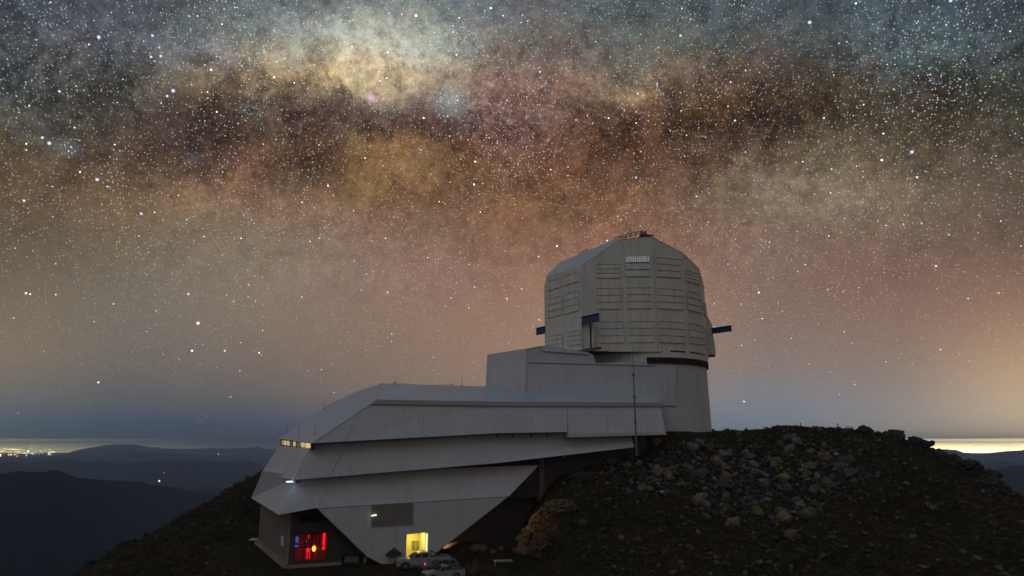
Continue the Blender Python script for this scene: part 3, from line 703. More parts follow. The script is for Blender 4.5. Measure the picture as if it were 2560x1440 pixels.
# entrance room
rd_ = 3.2; wv0 = vk + .45
def ent(u, v, z): return wallpt(u, v, z)
er = [boxvf(ent((du0 + du1) / 2, wv0 + rd_, (dz0 + dz1) / 2), dU * ((du1 - du0) / 2 + 1.2), dV * .08, UP * ((dz1 - dz0) / 2 + .3)),
      boxvf(ent(du1 + .08, wv0 + rd_ / 2, (dz0 + dz1) / 2), dU * .07, dV * (rd_ / 2), UP * ((dz1 - dz0) / 2 + .3)),
      boxvf(ent(du0 - 1.2, wv0 + rd_ / 2, (dz0 + dz1) / 2), dU * .07, dV * (rd_ / 2), UP * ((dz1 - dz0) / 2 + .3)),
      boxvf(ent((du0 + du1) / 2 - .5, wv0 + rd_ / 2, dz1 + .2), dU * ((du1 - du0) / 2 + .8), dV * (rd_ / 2), UP * .06),
      boxvf(ent((du0 + du1) / 2 - .5, wv0 + rd_ / 2, dz0 - .06), dU * ((du1 - du0) / 2 + .8), dV * (rd_ / 2), UP * .05)]
add('entrance_wall', *join(er), M_cream, bld)
add('door_jamb', *boxvf(ent(du1 - .12, vk + .25, (dz0 + dz1) / 2), dU * .10, dV * .16, UP * ((dz1 - dz0) / 2 - .03)), M_cream, bld)
o = tag(box('lamp_tube', ent(du1 - .16, vk + .06, (dz0 + dz1) / 2), dU * .05, dV * .03, UP * ((dz1 - dz0) / 2 - .06), M_tube), 'thin greenish white light strip down the right jamb of the entrance', 'lamp')
el_ = bpy.data.lights.new('entrance_light', 'AREA'); el_.energy = 110; el_.size = 1.2; el_.color = (1.0, .82, .26)
eo = bpy.data.objects.new('entrance_light', el_); col.objects.link(eo); eo.location = ent((du0 + du1) / 2, wv0 + 1.3, dz1 + .05)
# ceiling luminaire that the light belongs to
lum = tag(box('ceiling_lamp', ent((du0 + du1) / 2, wv0 + 1.3, dz1 + .11), dU * .6, dV * .6, UP * .02, mat('luminaire', (.9, .9, .8), .4, var=0, emit=(1, .9, .5), estr=1.0)), 'flat square ceiling light just inside the entrance', 'lamp')
# posters on the back wall
vb = wv0 + rd_ - .10
def pp(px, py): return Bv(px, py, vb)
M_print = mat('poster_print', (.02, .02, .015), .8, var=0); M_paper = mat('poster_paper', (.30, .29, .15), .8, var=0)
for (xa, xb, lab) in ((1028.5, 1039, 'tall poster with a ring diagram on the entrance wall, left of its pair'), (1040, 1050.5, 'paler poster with small text on the entrance wall, right of its pair')):
    a, b_, c_, d_ = pp(xa, 1352), pp(xb, 1352), pp(xb, 1376), pp(xa, 1376)
    po = empty('poster', a, lab, 'poster', 'posters on the entrance wall')
    add('sheet', *prism([a, b_, c_, d_], -dV * .02), M_paper, po)
    w = xb - xa; t = []
    faint = xa > 1035
    rows = [(1354, .2, .8, .9), (1356, .2, .75, .7), (1358, .25, .7, .5), (1369.5, .1, .95, 1.0), (1371.5, .1, .9, .8), (1373.3, .12, .8, .4)]
    for (yy, f0, f1, hgt_) in rows:
        for g in range(3):
            x0 = xa + w * (f0 + (f1 - f0) * g / 3); x1 = x0 + w * (f1 - f0) / 3 * .8
            if faint and (g + int(yy)) % 3 == 0: continue
            t.append(prism([on_pl(x0, yy, a - dV * .024, dV), on_pl(x1, yy, a - dV * .024, dV), on_pl(x1, yy + hgt_ * .9, a - dV * .024, dV), on_pl(x0, yy + hgt_ * .9, a - dV * .024, dV)], -dV * .004))
    cxp, cyp, rr1 = xa + w * .5, 1363.7, 2.6
    for g in range(12):
        if faint and g % 3: continue
        t0, t1 = g * math.pi / 6, (g + .9) * math.pi / 6
        if g in (8, 9) : continue
        t.append(prism([on_pl(cxp + r * math.cos(q), cyp + r * math.sin(q), a - dV * .024, dV) for r, q in ((rr1, t0), (rr1, t1), (rr1 - 1, t1), (rr1 - 1, t0))], -dV * .004))
    add('print', *join(t), M_print, po, kind='stuff')

# --- grey louvre panel with a little lamp in it
lq = [Bv(929, 1262, vk - .03), Bv(1031, 1256, vk - .03), Bv(1032, 1311, vk - .03), Bv(929, 1317, vk - .03)]
lv = add('louvre_panel', *prism(lq, -dV * .05), M_louvre, bld)
for k in range(13):
    t = (k + .5) / 13
    a = lq[0].lerp(lq[3], t); b_ = lq[1].lerp(lq[2], t); hh_ = (lq[0] - lq[3]).length / 13 * .33
    add('slat', *prism([a - UP * hh_ - dV * .052, b_ - UP * hh_ - dV * .052, b_ + UP * hh_ - dV * .052, a + UP * hh_ - dV * .052], -dV * .05), M_louvre, lv)
a = Bv(929, 1289.5, vk - .25); b_ = Bv(941, 1287.5, vk - .25)
tag(box('wall_lamp', (a + b_) / 2, (b_ - a) / 2, dV * .08, UP * .055, M_tube), 'short white lamp at the left edge of the grey louvre panel', 'lamp')

# --- strip of lit windows under the upper roof
wt_ = [(704.5, 708), (709.5, 715.5), (717, 724.5), (726, 732), (733.5, 739), (741, 747), (748, 751.5), (753, 762), (764, 776)]
lit = {0: .35, 1: .8, 2: .7, 3: .02, 4: .8, 5: .02, 6: .12, 7: .8, 8: 1.0}
pA = c2t  - (dU * .25 + dV * .05); pB = l2t - (dU * .25 + dV * .05)
wn_ = (pB - pA).cross(UP).normalized()
if wn_.dot(dU) > 0: wn_ = -wn_
strip = add('window_strip', *prism([on_pl(701, 1097, pA, wn_), on_pl(778, 1108, pA, wn_), on_pl(778, 1124, pA, wn_), on_pl(701, 1116, pA, wn_)], -wn_ * .3), M_black, bld)
def yt(x): return 1100 + (x - 700) * .115
def yb(x): return 1111 + (x - 700) * .125
for k, (xa, xb) in enumerate(wt_):
    g = [on_pl(xa, yt(xa), pA + wn_ * .03, wn_), on_pl(xb, yt(xb), pA + wn_ * .03, wn_), on_pl(xb, yb(xb), pA + wn_ * .03, wn_), on_pl(xa, yb(xa), pA + wn_ * .03, wn_)]
    mm = M_glass if lit[k] < .05 else mat('lit_pane', (.4, .35, .2), .3, var=0, emit=(1.0, .72, .34), estr=.62 * lit[k])
    add('pane', *prism(g, wn_ * .03), mm, strip)
for k in range(len(wt_) - 1):
    x = (wt_[k][1] + wt_[k + 1][0]) / 2
    a, b_ = on_pl(x, yt(x) - .5, pA + wn_ * .05, wn_), on_pl(x, yb(x) + .5, pA + wn_ * .05, wn_)
    add('mullion', *tube(a, b_, .05, 4), M_black, strip)
# --- small cold lamp under the corner of the middle tier
cl = c2b + dV * .9 + dU * .1 - UP * .02
cf = empty('corner_lamp', cl, 'cold white lamp in the gap under the corner of the middle tier', 'lamp')
add('fitting', *boxvf(Bv(724, 1204, -1.7), dU * .34, dV * .10, UP * .07), M_cold, cf)
add('bracket', *boxvf(Bv(735, 1201, -1.3), dU * .12, dV * .3, UP * .3), M_trim, cf)
cd = bpy.data.lights.new('corner_light', 'POINT'); cd.energy = 9.0; cd.color = (.55, .8, 1); cd.shadow_soft_size = .1
co = bpy.data.objects.new('corner_light', cd); col.objects.link(co); co.location = Bv(722, 1208, -2.1)
# strips of light under the left eaves
# --- wall behind the canted panel, column and shaded recess on the right
a = on_pl(1100, 1300, A + dV * 2.0, dV)
u_a, u_b = uv(Bv(1060, 1380, 2.0))[0], uv(Bv(1347, 1250, 2.0))[0]
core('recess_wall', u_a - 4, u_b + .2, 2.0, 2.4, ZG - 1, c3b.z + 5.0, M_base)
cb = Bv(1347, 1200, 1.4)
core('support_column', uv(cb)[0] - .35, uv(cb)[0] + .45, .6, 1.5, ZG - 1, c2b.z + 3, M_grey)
core('foundation_wall', uv(cb)[0] + .6, uR - 1, 4.5, 5.0, ZG - 1, c2b.z + 3.5, M_dark)  # shade of the void under the tiers is put into its near-black colour
# brackets showing in the gap between upper and middle tiers
for x in (1245, 1285, 1330, 1369):
    y0 = 1083 - (x - 1240) * .017
    a = Bv(x, y0 + 1, -2.6)
    add('bracket', *boxvf(a - UP * .15, dU * .05, dV * .4, UP * .35), M_grey, bld)
# vertical panel joints of the tiers (thin raised seams)
def seam(px, yb_, yt_, vb_, vt_, nm='panel_joint'):
    a = Bv(px[0], yb_, vb_ - .01); b_ = Bv(px[1], yt_, vt_ - .01)
    add(nm, *tube(a, b_, .035, 4), M_trim, bld)
for xb, xt in ((858, 905), (1050, 1062), (1240, 1240), (1330, 1330), (1520, 1517)):
    f = (xb - 780) / 460.0
    seam((xb, xt), 1108 - 25 * min(f, 1) - (3 * (xb - 1240) / 180 if xb > 1240 else 0) + (11 if xb > 1420 else 0), 1015, -3.02, -1.52)
for xb, xt in ((820, 868), (1000, 1018), (1410, 1404)):
    f = (xb - 733) / 507.0
    seam((xb, xt), 1200 - 42 * f + (1 if xb > 1240 else 0), 1112 - 30 * f, -2.62, -1.55)
for xb, xt in ((790, 822), (1010, 1024)):
    seam((xb, xt), 1270 - (xb - 790) * .066, 1212 - (xb - 790) * .08, -2.22, -1.4)
for x0_, x1_ in ((1046, 1048), (1125, 1126), (1220, 1221), (1330, 1332)):
    a = Bv(x0_, 1001, -1.66); b_ = ridge(x1_, 963 + (x1_ - 1046) * .012)
    add('roof_seam', *tube(a + UP * .02, b_ + UP * .02, .03, 4), M_roof, bld)

# ================================================================== round tower with its stair block
tw = empty('telescope_tower', TC + UP * 2, 'round white clad telescope tower with a sloping stair block joined on its left', 'tower')
def ringmesh(r0, z0, r1, z1, n=96, thick=.4):
    V, F = [], []
    for i in range(n):
        t = 2 * math.pi * i / n; c, s = math.cos(t), math.sin(t)
        V += [(TC.x + r0 * c, TC.y + r0 * s, z0), (TC.x + r1 * c, TC.y + r1 * s, z1), (TC.x + (r1 - thick) * c, TC.y + (r1 - thick) * s, z1), (TC.x + (r0 - thick) * c, TC.y + (r0 - thick) * s, z0)]
    for i in range(n):
        a, b = 4 * i, 4 * ((i + 1) % n)
        for j in range(4): F.append((a + j, b + j, b + (j + 1) % 4, a + (j + 1) % 4))
    return V, F
def ztan(px, py, R):                      # height on the tower's right silhouette
    Y = TC.y - R * R / TC.y; return on_Y(px, py, Y).z
zb = ztan(1775, 1077, TR); z_rail0 = ztan(1769, 925, TR); z_ring0 = ztan(1769, 911, TR); z_ring1 = ztan(1769, 888, TR)
print('tower z', zb, z_rail0, z_ring0, z_ring1, [proj((TC.x + TR * math.cos(t), TC.y + TR * math.sin(t), z_ring0)) for t in (-.15, -.05, .05)])
o = add('tower_wall', *ringmesh(TR, zb - 2.5, TR - .25, z_ring0 + .1, 128), M_clad, tw, smooth=True)
o.data.shade_flat() if hasattr(o.data, 'shade_flat') else None
V, F = ringmesh(TR - .12, z_rail0 + .1, TR - .12, z_ring0 + .05, 128, .2)
M_ring = M_rust
def arc_band(r0, z0, r1, z1, t0, t1, n=60, thick=.3):
    V, F = [], []
    for i in range(n + 1):
        t = t0 + (t1 - t0) * i / n; c, s = math.cos(t), math.sin(t)
        V += [(TC.x + r0 * c, TC.y + r0 * s, z0), (TC.x + r1 * c, TC.y + r1 * s, z1), (TC.x + (r1 - thick) * c, TC.y + (r1 - thick) * s, z1), (TC.x + (r0 - thick) * c, TC.y + (r0 - thick) * s, z0)]
    for i in range(n):
        a, b = 4 * i, 4 * (i + 1)
        for j in range(4): F.append((a + j, b + j, b + (j + 1) % 4, a + (j + 1) % 4))
    F += [(0, 1, 2, 3), (4 * n + 3, 4 * n + 2, 4 * n + 1, 4 * n)]
    return V, F
tg = min([-math.pi / 2 - 1.2 + .005 * i for i in range(400)], key=lambda t: abs(proj((TC.x + TR * math.cos(t), TC.y + TR * math.sin(t), z_ring0))[0] - 1617))
add('rail_guard', *arc_band(TR - .12, z_rail0 + .1, TR - .12, z_ring0 + .05, tg, tg + 3.2, 90, .2), M_ring, tw)
add('ring_beam', *arc_band(TR + .05, z_rail0 + .1, TR + .05, z_ring0 - .01, tg - 3.05, tg - .004, 90, .3), M_dome, tw)
rb2 = []
for i in range(150):
    t = tg + 2.6 * i / 150
    c = Vector((TC.x + TR * math.cos(t), TC.y + TR * math.sin(t), (z_rail0 + z_ring0) / 2))
    rb2.append(boxvf(c, Vector((math.cos(t), math.sin(t), 0)) * .09, Vector((-math.sin(t), math.cos(t), 0)) * .05, UP * (z_ring0 - z_rail0) / 2))
o = add('guard_rib', *join(rb2), M_rust, tw, kind='stuff')
o = add('ring_deck', *ringmesh(TR - .2, z_ring0 + .02, TR - .2, z_ring0 + .06, 96, 3), M_dark, tw)
# stair block
B0 = on_Y(1321, 900, 100.42); da = R_(11.5)
bd = Vector((math.cos(da), math.sin(da), 0)); bn = Vector((-math.sin(da), math.cos(da), 0))
def Bk(px, py, off=0.0): return on_pl(px, py, B0 + bn * off, bn)
topl = [(1321, 872), (1352, 865), (1471, 883), (1482, 886), (1489, 908), (1617, 902.5), (1620, 915), (1690, 918), (1690, 1015), (1316, 995)]
fr = [Bk(*p) for p in topl]
zc = fr[0].z; L0 = on_z(1222, 887, zc); L1 = on_z(1217, 975, Bk(1317, 982).z)
L0z = L0
ldir = (L0 - fr[0]); ldir.z = 0
bk_ = bn * 9
add('block_front', *prism(fr, bn * .35), M_clad, tw)
lf = [fr[0] + bn * .36, fr[-1] + bn * .36, fr[-1] + bn * .36 + ldir, fr[0] + bn * .36 + ldir]
add('block_side', *prism([fr[0] + bn * .02, fr[-1] + bn * .02, fr[-1] + bn * .02 + ldir, L0 + bn * .02], Vector((ldir.y, -ldir.x, 0)).normalized() * -.3), M_clad, tw)
# roof of the block: sloping up to a peak then down to the right
pk = fr[1]; far_ = ldir
rfv = [fr[0], pk, fr[2], fr[2] + bn * 7, pk + ldir + bn * 2, L0]
add('block_roof', [v + UP * .02 for v in rfv] + [v - UP * .25 for v in rfv], [(0, 1, 5), (1, 4, 5), (1, 2, 3), (1, 3, 4), (6, 7, 11), (7, 10, 11), (7, 8, 9), (7, 9, 10)] + [(i, (i + 1) % 6, (i + 1) % 6 + 6, i + 6) for i in range(6)], M_roof, tw)
add('parapet', *prism([Bk(1351, 866, -.02), Bk(1368, 863.5, -.02), Bk(1471, 882.5, -.02), Bk(1472, 886.5, -.02), Bk(1358, 878, -.02)], -bn * .3), M_clad2, tw)
add('corner_trim', *tube(Bk(1321, 873, -.03), Bk(1317, 993, -.03), .07, 5), M_trim, tw)
add('roof_edge_trim', *tube(fr[0] - bn * .05, L0 - bn * .05, .08, 5), M_trim, tw)
add('wall_joint', *tube(Bk(1322, 907, -.02), Bk(1640, 915.5, -.02), .07, 4), M_grey, tw)
# pipes at the foot of the tower
for x in (1763, 1766.5):
    t = math.atan2(on_Y(x, 1065, 112).y - TC.y, on_Y(x, 1065, 112).x - TC.x)
    p = on_Y(x, 1075, 110.5); q = on_Y(x - .8, 1050, 110.5)
    add('standpipe', *tube(p, q, .06, 6), M_trim, tw)

# ================================================================== the rotating dome
Yf = TC.y - 11.1
dome = empty('observatory_dome', (TC.x, TC.y, z_ring0), 'tall faceted metal observatory dome with louvred vents on top of the round tower', 'dome')
def F1p(px, py): return on_Y(px, py, Yf)
def plan_hit(p0, ang, px, py):           # where the ray's vertical plane cuts a plan line from p0 at angle ang
    d = ray(px, py); e = Vector((math.cos(ang), math.sin(ang)))
    # p0 + t e = s (d.x, d.y)
    det = e.x * -d.y + d.x * e.y
    t = (-p0.x * -d.y - d.x * p0.y) / det if False else None
    M = np.array([[e.x, -d.x], [e.y, -d.y]]); s = np.linalg.solve(M, np.array([-p0.x, -p0.y]))
    return Vector((p0.x + s[0] * e.x, p0.y + s[0] * e.y, 0))
zbot = F1p(1600, 879).z
P1 = F1p(1454, 663); P1 = Vector((F1p(1457, 760).x, Yf, P1.z))
P2 = F1p(1550, 598.5); G1 = F1p(1631, 592); K1x = F1p(1637, 740).x; G1 = Vector((K1x, Yf, G1.z))
K1 = Vector((K1x, Yf, 0))
K2 = plan_hit(K1, R_(21), 1713.5, 740)
K3 = plan_hit(K2, R_(48), 1752, 740)
K4 = on_Y(1763, 760, 114.0)
def atz(k, px, py): return on_Y(px, py, k.y).z
G2 = Vector((K2.x, K2.y, atz(K2, 1710, 633))); G3 = Vector((K3.x, K3.y, atz(K3, 1748, 673)))
G4 = Vector((K4.x, K4.y, atz(K4, 1757, 722)))
P5 = on_z(1366, 690, P1.z)
# left face meets the far half on the centre plane
nl = (P2 - P1).cross(P5 - P1).normalized()
P4 = on_pl(1400, 653, P1, nl); P3 = on_pl(1540, 597.3, P1, nl)
print('dome', P1, P5, P4, P3, P2, G1, G2, G3, G4)
YC = TC.y
def mir(p): return Vector((p.x, 2 * YC - p.y, p.z))
def bz(p, z=None): return Vector((p.x, p.y, zbot if z is None else z))
TC2 = YC
# wall facets (each a separate panel with thickness)
def facet(name, poly, m, th=.25, inward=None):
    n = (poly[1] - poly[0]).cross(poly[2] - poly[0]).normalized()
    cen = sum(poly, Vector()) / len(poly); ctr_ = Vector((TC.x, YC, cen.z))
    if n.dot(ctr_ - cen) < 0: n = -n
    return add(name, *prism(poly, n * th), m, dome), n
fac = {}
fac['F1'] = facet('wall_panel', [bz(P1), bz(K1), G1, P2, P1], M_dome)
fac['F2'] = facet('wall_panel', [bz(K1), bz(K2), G2, G1], M_dome)
fac['F3'] = facet('wall_panel', [bz(K2), bz(K3), G3, G2], M_dome)
fac['F4'] = facet('wall_panel', [bz(K3), bz(K4), G4, G3], M_dome)
zsp = on_pl(1458, 790.5, P1, (P5 - P1).cross(UP).normalized()).z       # split between door halves
n0 = (P5 - P1).cross(UP).normalized()
if n0.dot(Vector((TC.x, YC, 0)) - Vector((P1.x, P1.y, 0))) < 0: n0 = -n0
fac['F0'] = facet('shutter_door', [bz(P1, zsp), bz(P5, zsp), P5, P1], M_dome)
lowz = zbot + .25
fo = -n0 * .35
add('shutter_door', *prism([bz(P1, lowz) + fo, bz(P5, lowz) + fo, bz(P5, zsp - .12) + fo, bz(P1, zsp - .12) + fo], n0 * .5), M_dome, dome)
# far side, mirrored
for a in ([bz(P1), bz(K1), G1, P2, P1], [bz(K1), bz(K2), G2, G1], [bz(K2), bz(K3), G3, G2], [bz(K3), bz(K4), G4, G3], [bz(P1), bz(P5), P5, P1]):
    facet('wall_panel', [mir(p) for p in a], M_dome)
facet('wall_panel', [bz(P5), mir(bz(P5)), mir(P5), P5], M_dome)
facet('wall_panel', [bz(K4), mir(bz(K4)), mir(G4), G4], M_dome)
# roof
def cen_(p, dz): return Vector((p.x, YC, p.z + dz))
C4 = Vector((P4.x, YC, P4.z)); C3 = Vector((P3.x + 1.8, YC, P3.z))
RG = Vector((G1.x, YC, P3.z)); R2_ = cen_(G2, .6); R3_ = cen_(G3, .6); R4_ = cen_(G4, .4)
V = [P1, P2, G1, G2, G3, G4, P5, C4, P3, C3, RG, R2_, R3_, R4_]
F = [(0, 6, 7, 8, 1), (1, 8, 9), (7, 9, 8), (1, 9, 10, 2), (2, 10, 11, 3), (3, 11, 12, 4), (4, 12, 13, 5)]
k_ = len(V); V = V + [mir(p) for p in V]; F = F + [tuple(i + k_ for i in reversed(f)) for f in F] + [(6, 6 + k_, 7)]
nV = len(V); V2 = V + [Vector((v.x, v.y, v.z - .3)) for v in V]
o = add('roof', V2, F + [tuple(i + nV for i in reversed(f)) for f in F], M_roof, dome); fixn(o)
add('arch_trim', *join([tube(a, b, .07, 5) for a, b in ((P1, P2), (P2, G1), (G1, G2), (G2, G3), (G3, G4))]), M_dome, dome)
# vertical seams between facets
for g in (P1, G1, G2, G3):
    z0_ = zsp if g is P1 else zbot
    add('corner_trim', *tube(Vector((g.x, g.y - .02, z0_)), Vector((g.x, g.y - .02, g.z)), .08, 5), M_trim, dome)
# skirt ring under the facets
zr0, zr1 = z_ring0, zbot + .02
add('skirt_ring', *ringmesh(TR + .08, zr0, TR + .08, zr1, 96, .5), M_dome, dome, smooth=False)
cor = boxvf((TC.x, TC.y, zbot + .02), (TR, 0, 0), (0, TR, 0), (0, 0, .02))
add('floor_plate', *tube((TC.x, YC, zbot + .02), (TC.x, YC, zbot + .3), TR - .1, 40), M_dark, dome)
# dark gap line on top of the ring at the left
# vents: frame and three slats each
def px1(cx_, cy_): return 1300 + cx_ / 3.6, 550 + cy_ / 3.6
VENTS = [
 ('F1', [(683,398),(900,396),(902,520),(685,522)]), ('F1', [(690,614),(912,612),(915,800),(694,803)]), ('F1', [(705,915),(928,912),(932,1103),(708,1106)]),
 ('F1', [(950,325),(1166,323),(1170,507),(952,508)]), ('F1', [(962,608),(1184,607),(1188,795),(965,797)]), ('F1', [(975,910),(1200,909),(1204,1100),(978,1101)]),
 ('F2', [(1222,333),(1445,355),(1449,522),(1226,508)]), ('F2', [(1237,612),(1462,628),(1468,808),(1241,795)]), ('F2', [(1252,908),(1480,922),(1486,1110),(1256,1100)]),
 ('F3', [(1490,447),(1604,487),(1612,582),(1493,548)]), ('F3', [(1505,635),(1618,668),(1626,838),(1513,808)]), ('F3', [(1523,927),(1637,950),(1646,1125),(1531,1108)]),
 ('F4', [(1648,745),(1668,765),(1680,876),(1657,850)]), ('F4', [(1664,1042),(1686,1060),(1690,1168),(1668,1150)]),
 ('F0', [(247,555),(375,515),(377,600),(249,638)]), ('F0', [(392,510),(528,465),(530,550),(394,592)]),
 ('F0', [(250,715),(380,680),(382,848),(252,885)]), ('F0', [(395,670),(530,635),(533,812),(398,850)]),
 ('D', [(265,1045),(383,1025),(385,1152),(268,1165)]), ('D', [(425,1010),(552,990),(554,1115),(428,1130)]),
]
first = None
for vi, (f, cs) in enumerate(VENTS):
    if f == 'D': p0, n_ = bz(P1) + fo, n0
    elif f == 'F0': p0, n_ = P1, n0
    else:
        p0 = {'F1': P1, 'F2': G1, 'F3': G2, 'F4': G3}[f]; n_ = fac[f][1]
    out = -n_
    q = [on_pl(*px1(*c), p0 + out * .02, n_) for c in cs]
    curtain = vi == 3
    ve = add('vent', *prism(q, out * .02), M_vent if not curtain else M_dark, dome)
    a0, a1, b1, b0 = q
    H_ = (a0 - b0).length; dz = UP
    rows = 3 if f not in ('F0', 'D') or vi >= 16 else 1
    if f == 'F0' and vi < 16: rows = 1
    nr = rows
    for k in range(nr):
        t0, t1 = k / nr, (k + 1) / nr
        lo_l, lo_r = a0.lerp(b0, t1), a1.lerp(b1, t1); up_l, up_r = a0.lerp(b0, t0), a1.lerp(b1, t0)
        # slat: leans out at the bottom, tucked in at the top, with a dark gap above
        g = .10 if f != 'F0' else .06
        up_l, up_r = up_l.lerp(lo_l, g), up_r.lerp(lo_r, g)
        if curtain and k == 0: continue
        s = [up_l + out * .03, up_r + out * .03, lo_r + out * .10, lo_l + out * .10]
        add('slat', *prism(s, out * .05), M_vent, ve)
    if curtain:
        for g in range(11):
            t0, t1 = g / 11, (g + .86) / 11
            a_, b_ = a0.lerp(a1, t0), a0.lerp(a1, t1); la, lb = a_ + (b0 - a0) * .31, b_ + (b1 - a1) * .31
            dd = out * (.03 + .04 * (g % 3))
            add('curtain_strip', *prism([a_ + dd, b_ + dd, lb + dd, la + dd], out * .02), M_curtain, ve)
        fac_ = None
    # frame: lintel on top, jambs
    add('vent_frame', *join([tube(a0 + out * .13, a1 + out * .13, .07 if f != 'F0' else .05, 4), tube(a0 + out * .08, b0 + out * .08, .045, 4), tube(a1 + out * .08, b1 + out * .08, .045, 4), tube(b0 + out * .1, b1 + out * .1, .045, 4)]), M_vent, ve)
# horizontal joint lines round the facets between vent rows
for yy in ((806, 806), ):
    pass
# blue rail beams sticking out along the shutter
hd = (P1 - P5); hd.z = 0; hd.normalize()
def ibeam(name, a, b, h, w, m):
    d = (b - a).normalized(); s = d.cross(UP).normalized()
    c = (a + b) / 2; l = (b - a).length / 2
    return add(name, *join([boxvf(c, d * l, s * .04, UP * h / 2), boxvf(c + UP * (h / 2 + .04), d * l, s * w / 2, UP * .04), boxvf(c - UP * (h / 2 + .04), d * l, s * w / 2, UP * .04)]), m, dome)
b0_ = on_pl(1461, 801, bz(P1) + fo * 1.4, n0)
def along(base, px, py):              # point on the vertical plane through base along hd whose picture column is px
    return on_pl(px, py, base, n0)
base = bz(P1) + fo * 1.2
e0 = along(base, 1461, 800.5); e1 = along(base, 1498, 794.5)
e1.z = e0.z
ibeam('rail_beam', e0 - hd * .6, e1, 1.05, .5, M_blue)
f0_ = along(bz(P5), 1367, 823.5); f1_ = along(bz(P5), 1341, 825); f1_.z = f0_.z
ibeam('rail_beam', f0_ + hd * .6, f1_, 1.0, .5, M_blue)
g0 = along(base, 1463, 876); g1_ = along(base, 1503, 869); g1_.z = g0.z
ibeam('rail_beam', g0 - hd * .5, g1_, .22, .4, M_grey)
# pilasters in the recess beside the lower door
for x0, x1, m in ((1461.5, 1473.5, M_trim), (1477, 1483.5, M_dome)):
    a = F1p(x0, 808); b_ = F1p(x1, 808); c = F1p(x1, 872 + (0 if x0 < 1470 else 6))
    add('pilaster', *boxvf(Vector(((a.x + b_.x) / 2, Yf - .3, (a.z + c.z) / 2)), ((b_.x - a.x) / 2, 0, 0), (0, .25, 0), (0, 0, (a.z - c.z) / 2)), m, dome)
a = F1p(1475, 840); add('downpipe', *tube(Vector((a.x, Yf - .5, F1p(1475, 808).z)), Vector((a.x, Yf - .5, F1p(1475, 872).z)), .10, 6), M_black, dome)
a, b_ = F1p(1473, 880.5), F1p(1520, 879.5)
add('painted_shadow', *boxvf((a + b_) / 2 + Vector((0, -.05, 0)), ((b_.x - a.x) / 2, 0, 0), (0, .1, 0), (0, 0, .12)), M_dark, dome)  # solid near-black strip painted in for the shade above the ring
# rear shroud on the right
ys = min(K4.y + 1.5, YC + 2)
sh = [on_Y(1757, 735, ys), on_Y(1768, 789, ys), on_Y(1780, 811, ys), on_Y(1782, 835, ys), on_Y(1787, 860, ys), on_Y(1789.5, 886, ys), on_Y(1768, 890, ys), on_Y(1750, 885, ys)]
add('rear_shroud', *prism(sh, Vector((0, 9, 0))), M_dome, dome)
a, b_ = on_Y(1772, 888.5, ys), on_Y(1786, 887.5, ys)
add('shroud_sill', *boxvf((a + b_) / 2 - UP * .12, ((b_.x - a.x) / 2, 0, 0), (0, .6, 0), (0, 0, .14)), M_blue, dome)
a = on_Y(1780, 827.5, ys); b_ = on_Y(1828.5, 820.5, ys - 3.2); b_.z = on_Y(1828.5, 820.5, ys - 3.2).z
ibeam('rail_beam', a, b_, .8, .5, M_blue)
# vertical streak joints on the shroud
for x in (1770, 1776):
    a, b_ = on_Y(x, 830, ys - .03), on_Y(x + 3, 884, ys - .03); add('panel_joint', *tube(a, b_, .05, 4), M_vent, dome)
# railings and ladder cage on the ridge
def railing(name, pts, h, m, parent=dome, n=6, r=.045):
    o = add(name, *join([tube(a + UP * h, b + UP * h, r, 5) for a, b in zip(pts[:-1], pts[1:])] + [tube(a + UP * h * .5, b + UP * h * .5, r * .8, 5) for a, b in zip(pts[:-1], pts[1:])]), m, parent)
    tot = sum((b - a).length for a, b in zip(pts[:-1], pts[1:])); k = max(2, int(tot / .9))
    for i in range(k + 1):
        s = tot * i / k
        for a, b in zip(pts[:-1], pts[1:]):
            l = (b - a).length
            if s <= l + 1e-6: p = a.lerp(b, s / l); break
            s -= l
        add('post', *tube(p, p + UP * h, r, 5), m, o)
    return o
yr = Yf + 4
railing('railing', [on_Y(1536, 601, yr), on_Y(1552, 596, yr), on_Y(1566, 597.5, yr)], .42, M_black)
railing('railing', [on_Y(1564, 597, yr), on_Y(1603, 588, yr), on_Y(1617, 588, yr)], .72, M_black, r=.06)
cg = on_Y(1610, 592, yr)
add('ladder_cage', *join([tube(on_Y(x, 592, yr + dy), on_Y(x, 577.5, yr + dy), .06, 5) for x in (1602, 1606, 1610, 1614, 1616.5) for dy in (0, .8)] + [tube(on_Y(1601.5, y, yr + dy), on_Y(1617, y, yr + dy), .05, 5) for y in (577.5, 581, 585, 589) for dy in (0, .8)]), M_black, dome)
a, b_ = on_Y(1598, 591, Yf + .6), on_Y(1631, 590.5, Yf + .6)
add('hatch_plate', *boxvf((a + b_) / 2, ((b_.x - a.x) / 2, 0, 0), (0, .6, 0), (0, 0, .12)), M_black, dome)
yl = P4.y - .5
railing('railing', [on_pl(1447, 637, P4 , Vector((0, 1, 0))), on_pl(1463, 630.5, P4, Vector((0, 1, 0))), on_pl(1468, 628.5, P4, Vector((0, 1, 0)))], .4, M_black)

# ================================================================== objects on the site
summit_z = lambda x, y: float(summit(np.array([x]), np.array([y]))[0])
def ground_hit(px, py, y0=40.0, y1=170.0):
    d = ray(px, py); Ys = np.linspace(y0, y1, 1400); X = d.x / d.y * Ys; Z = d.z / d.y * Ys
    g = summit(X, Ys); k = np.argmax(g > Z)
    if g[k] <= Z[k]: return None
    return Vector((X[k], Ys[k], g[k]))

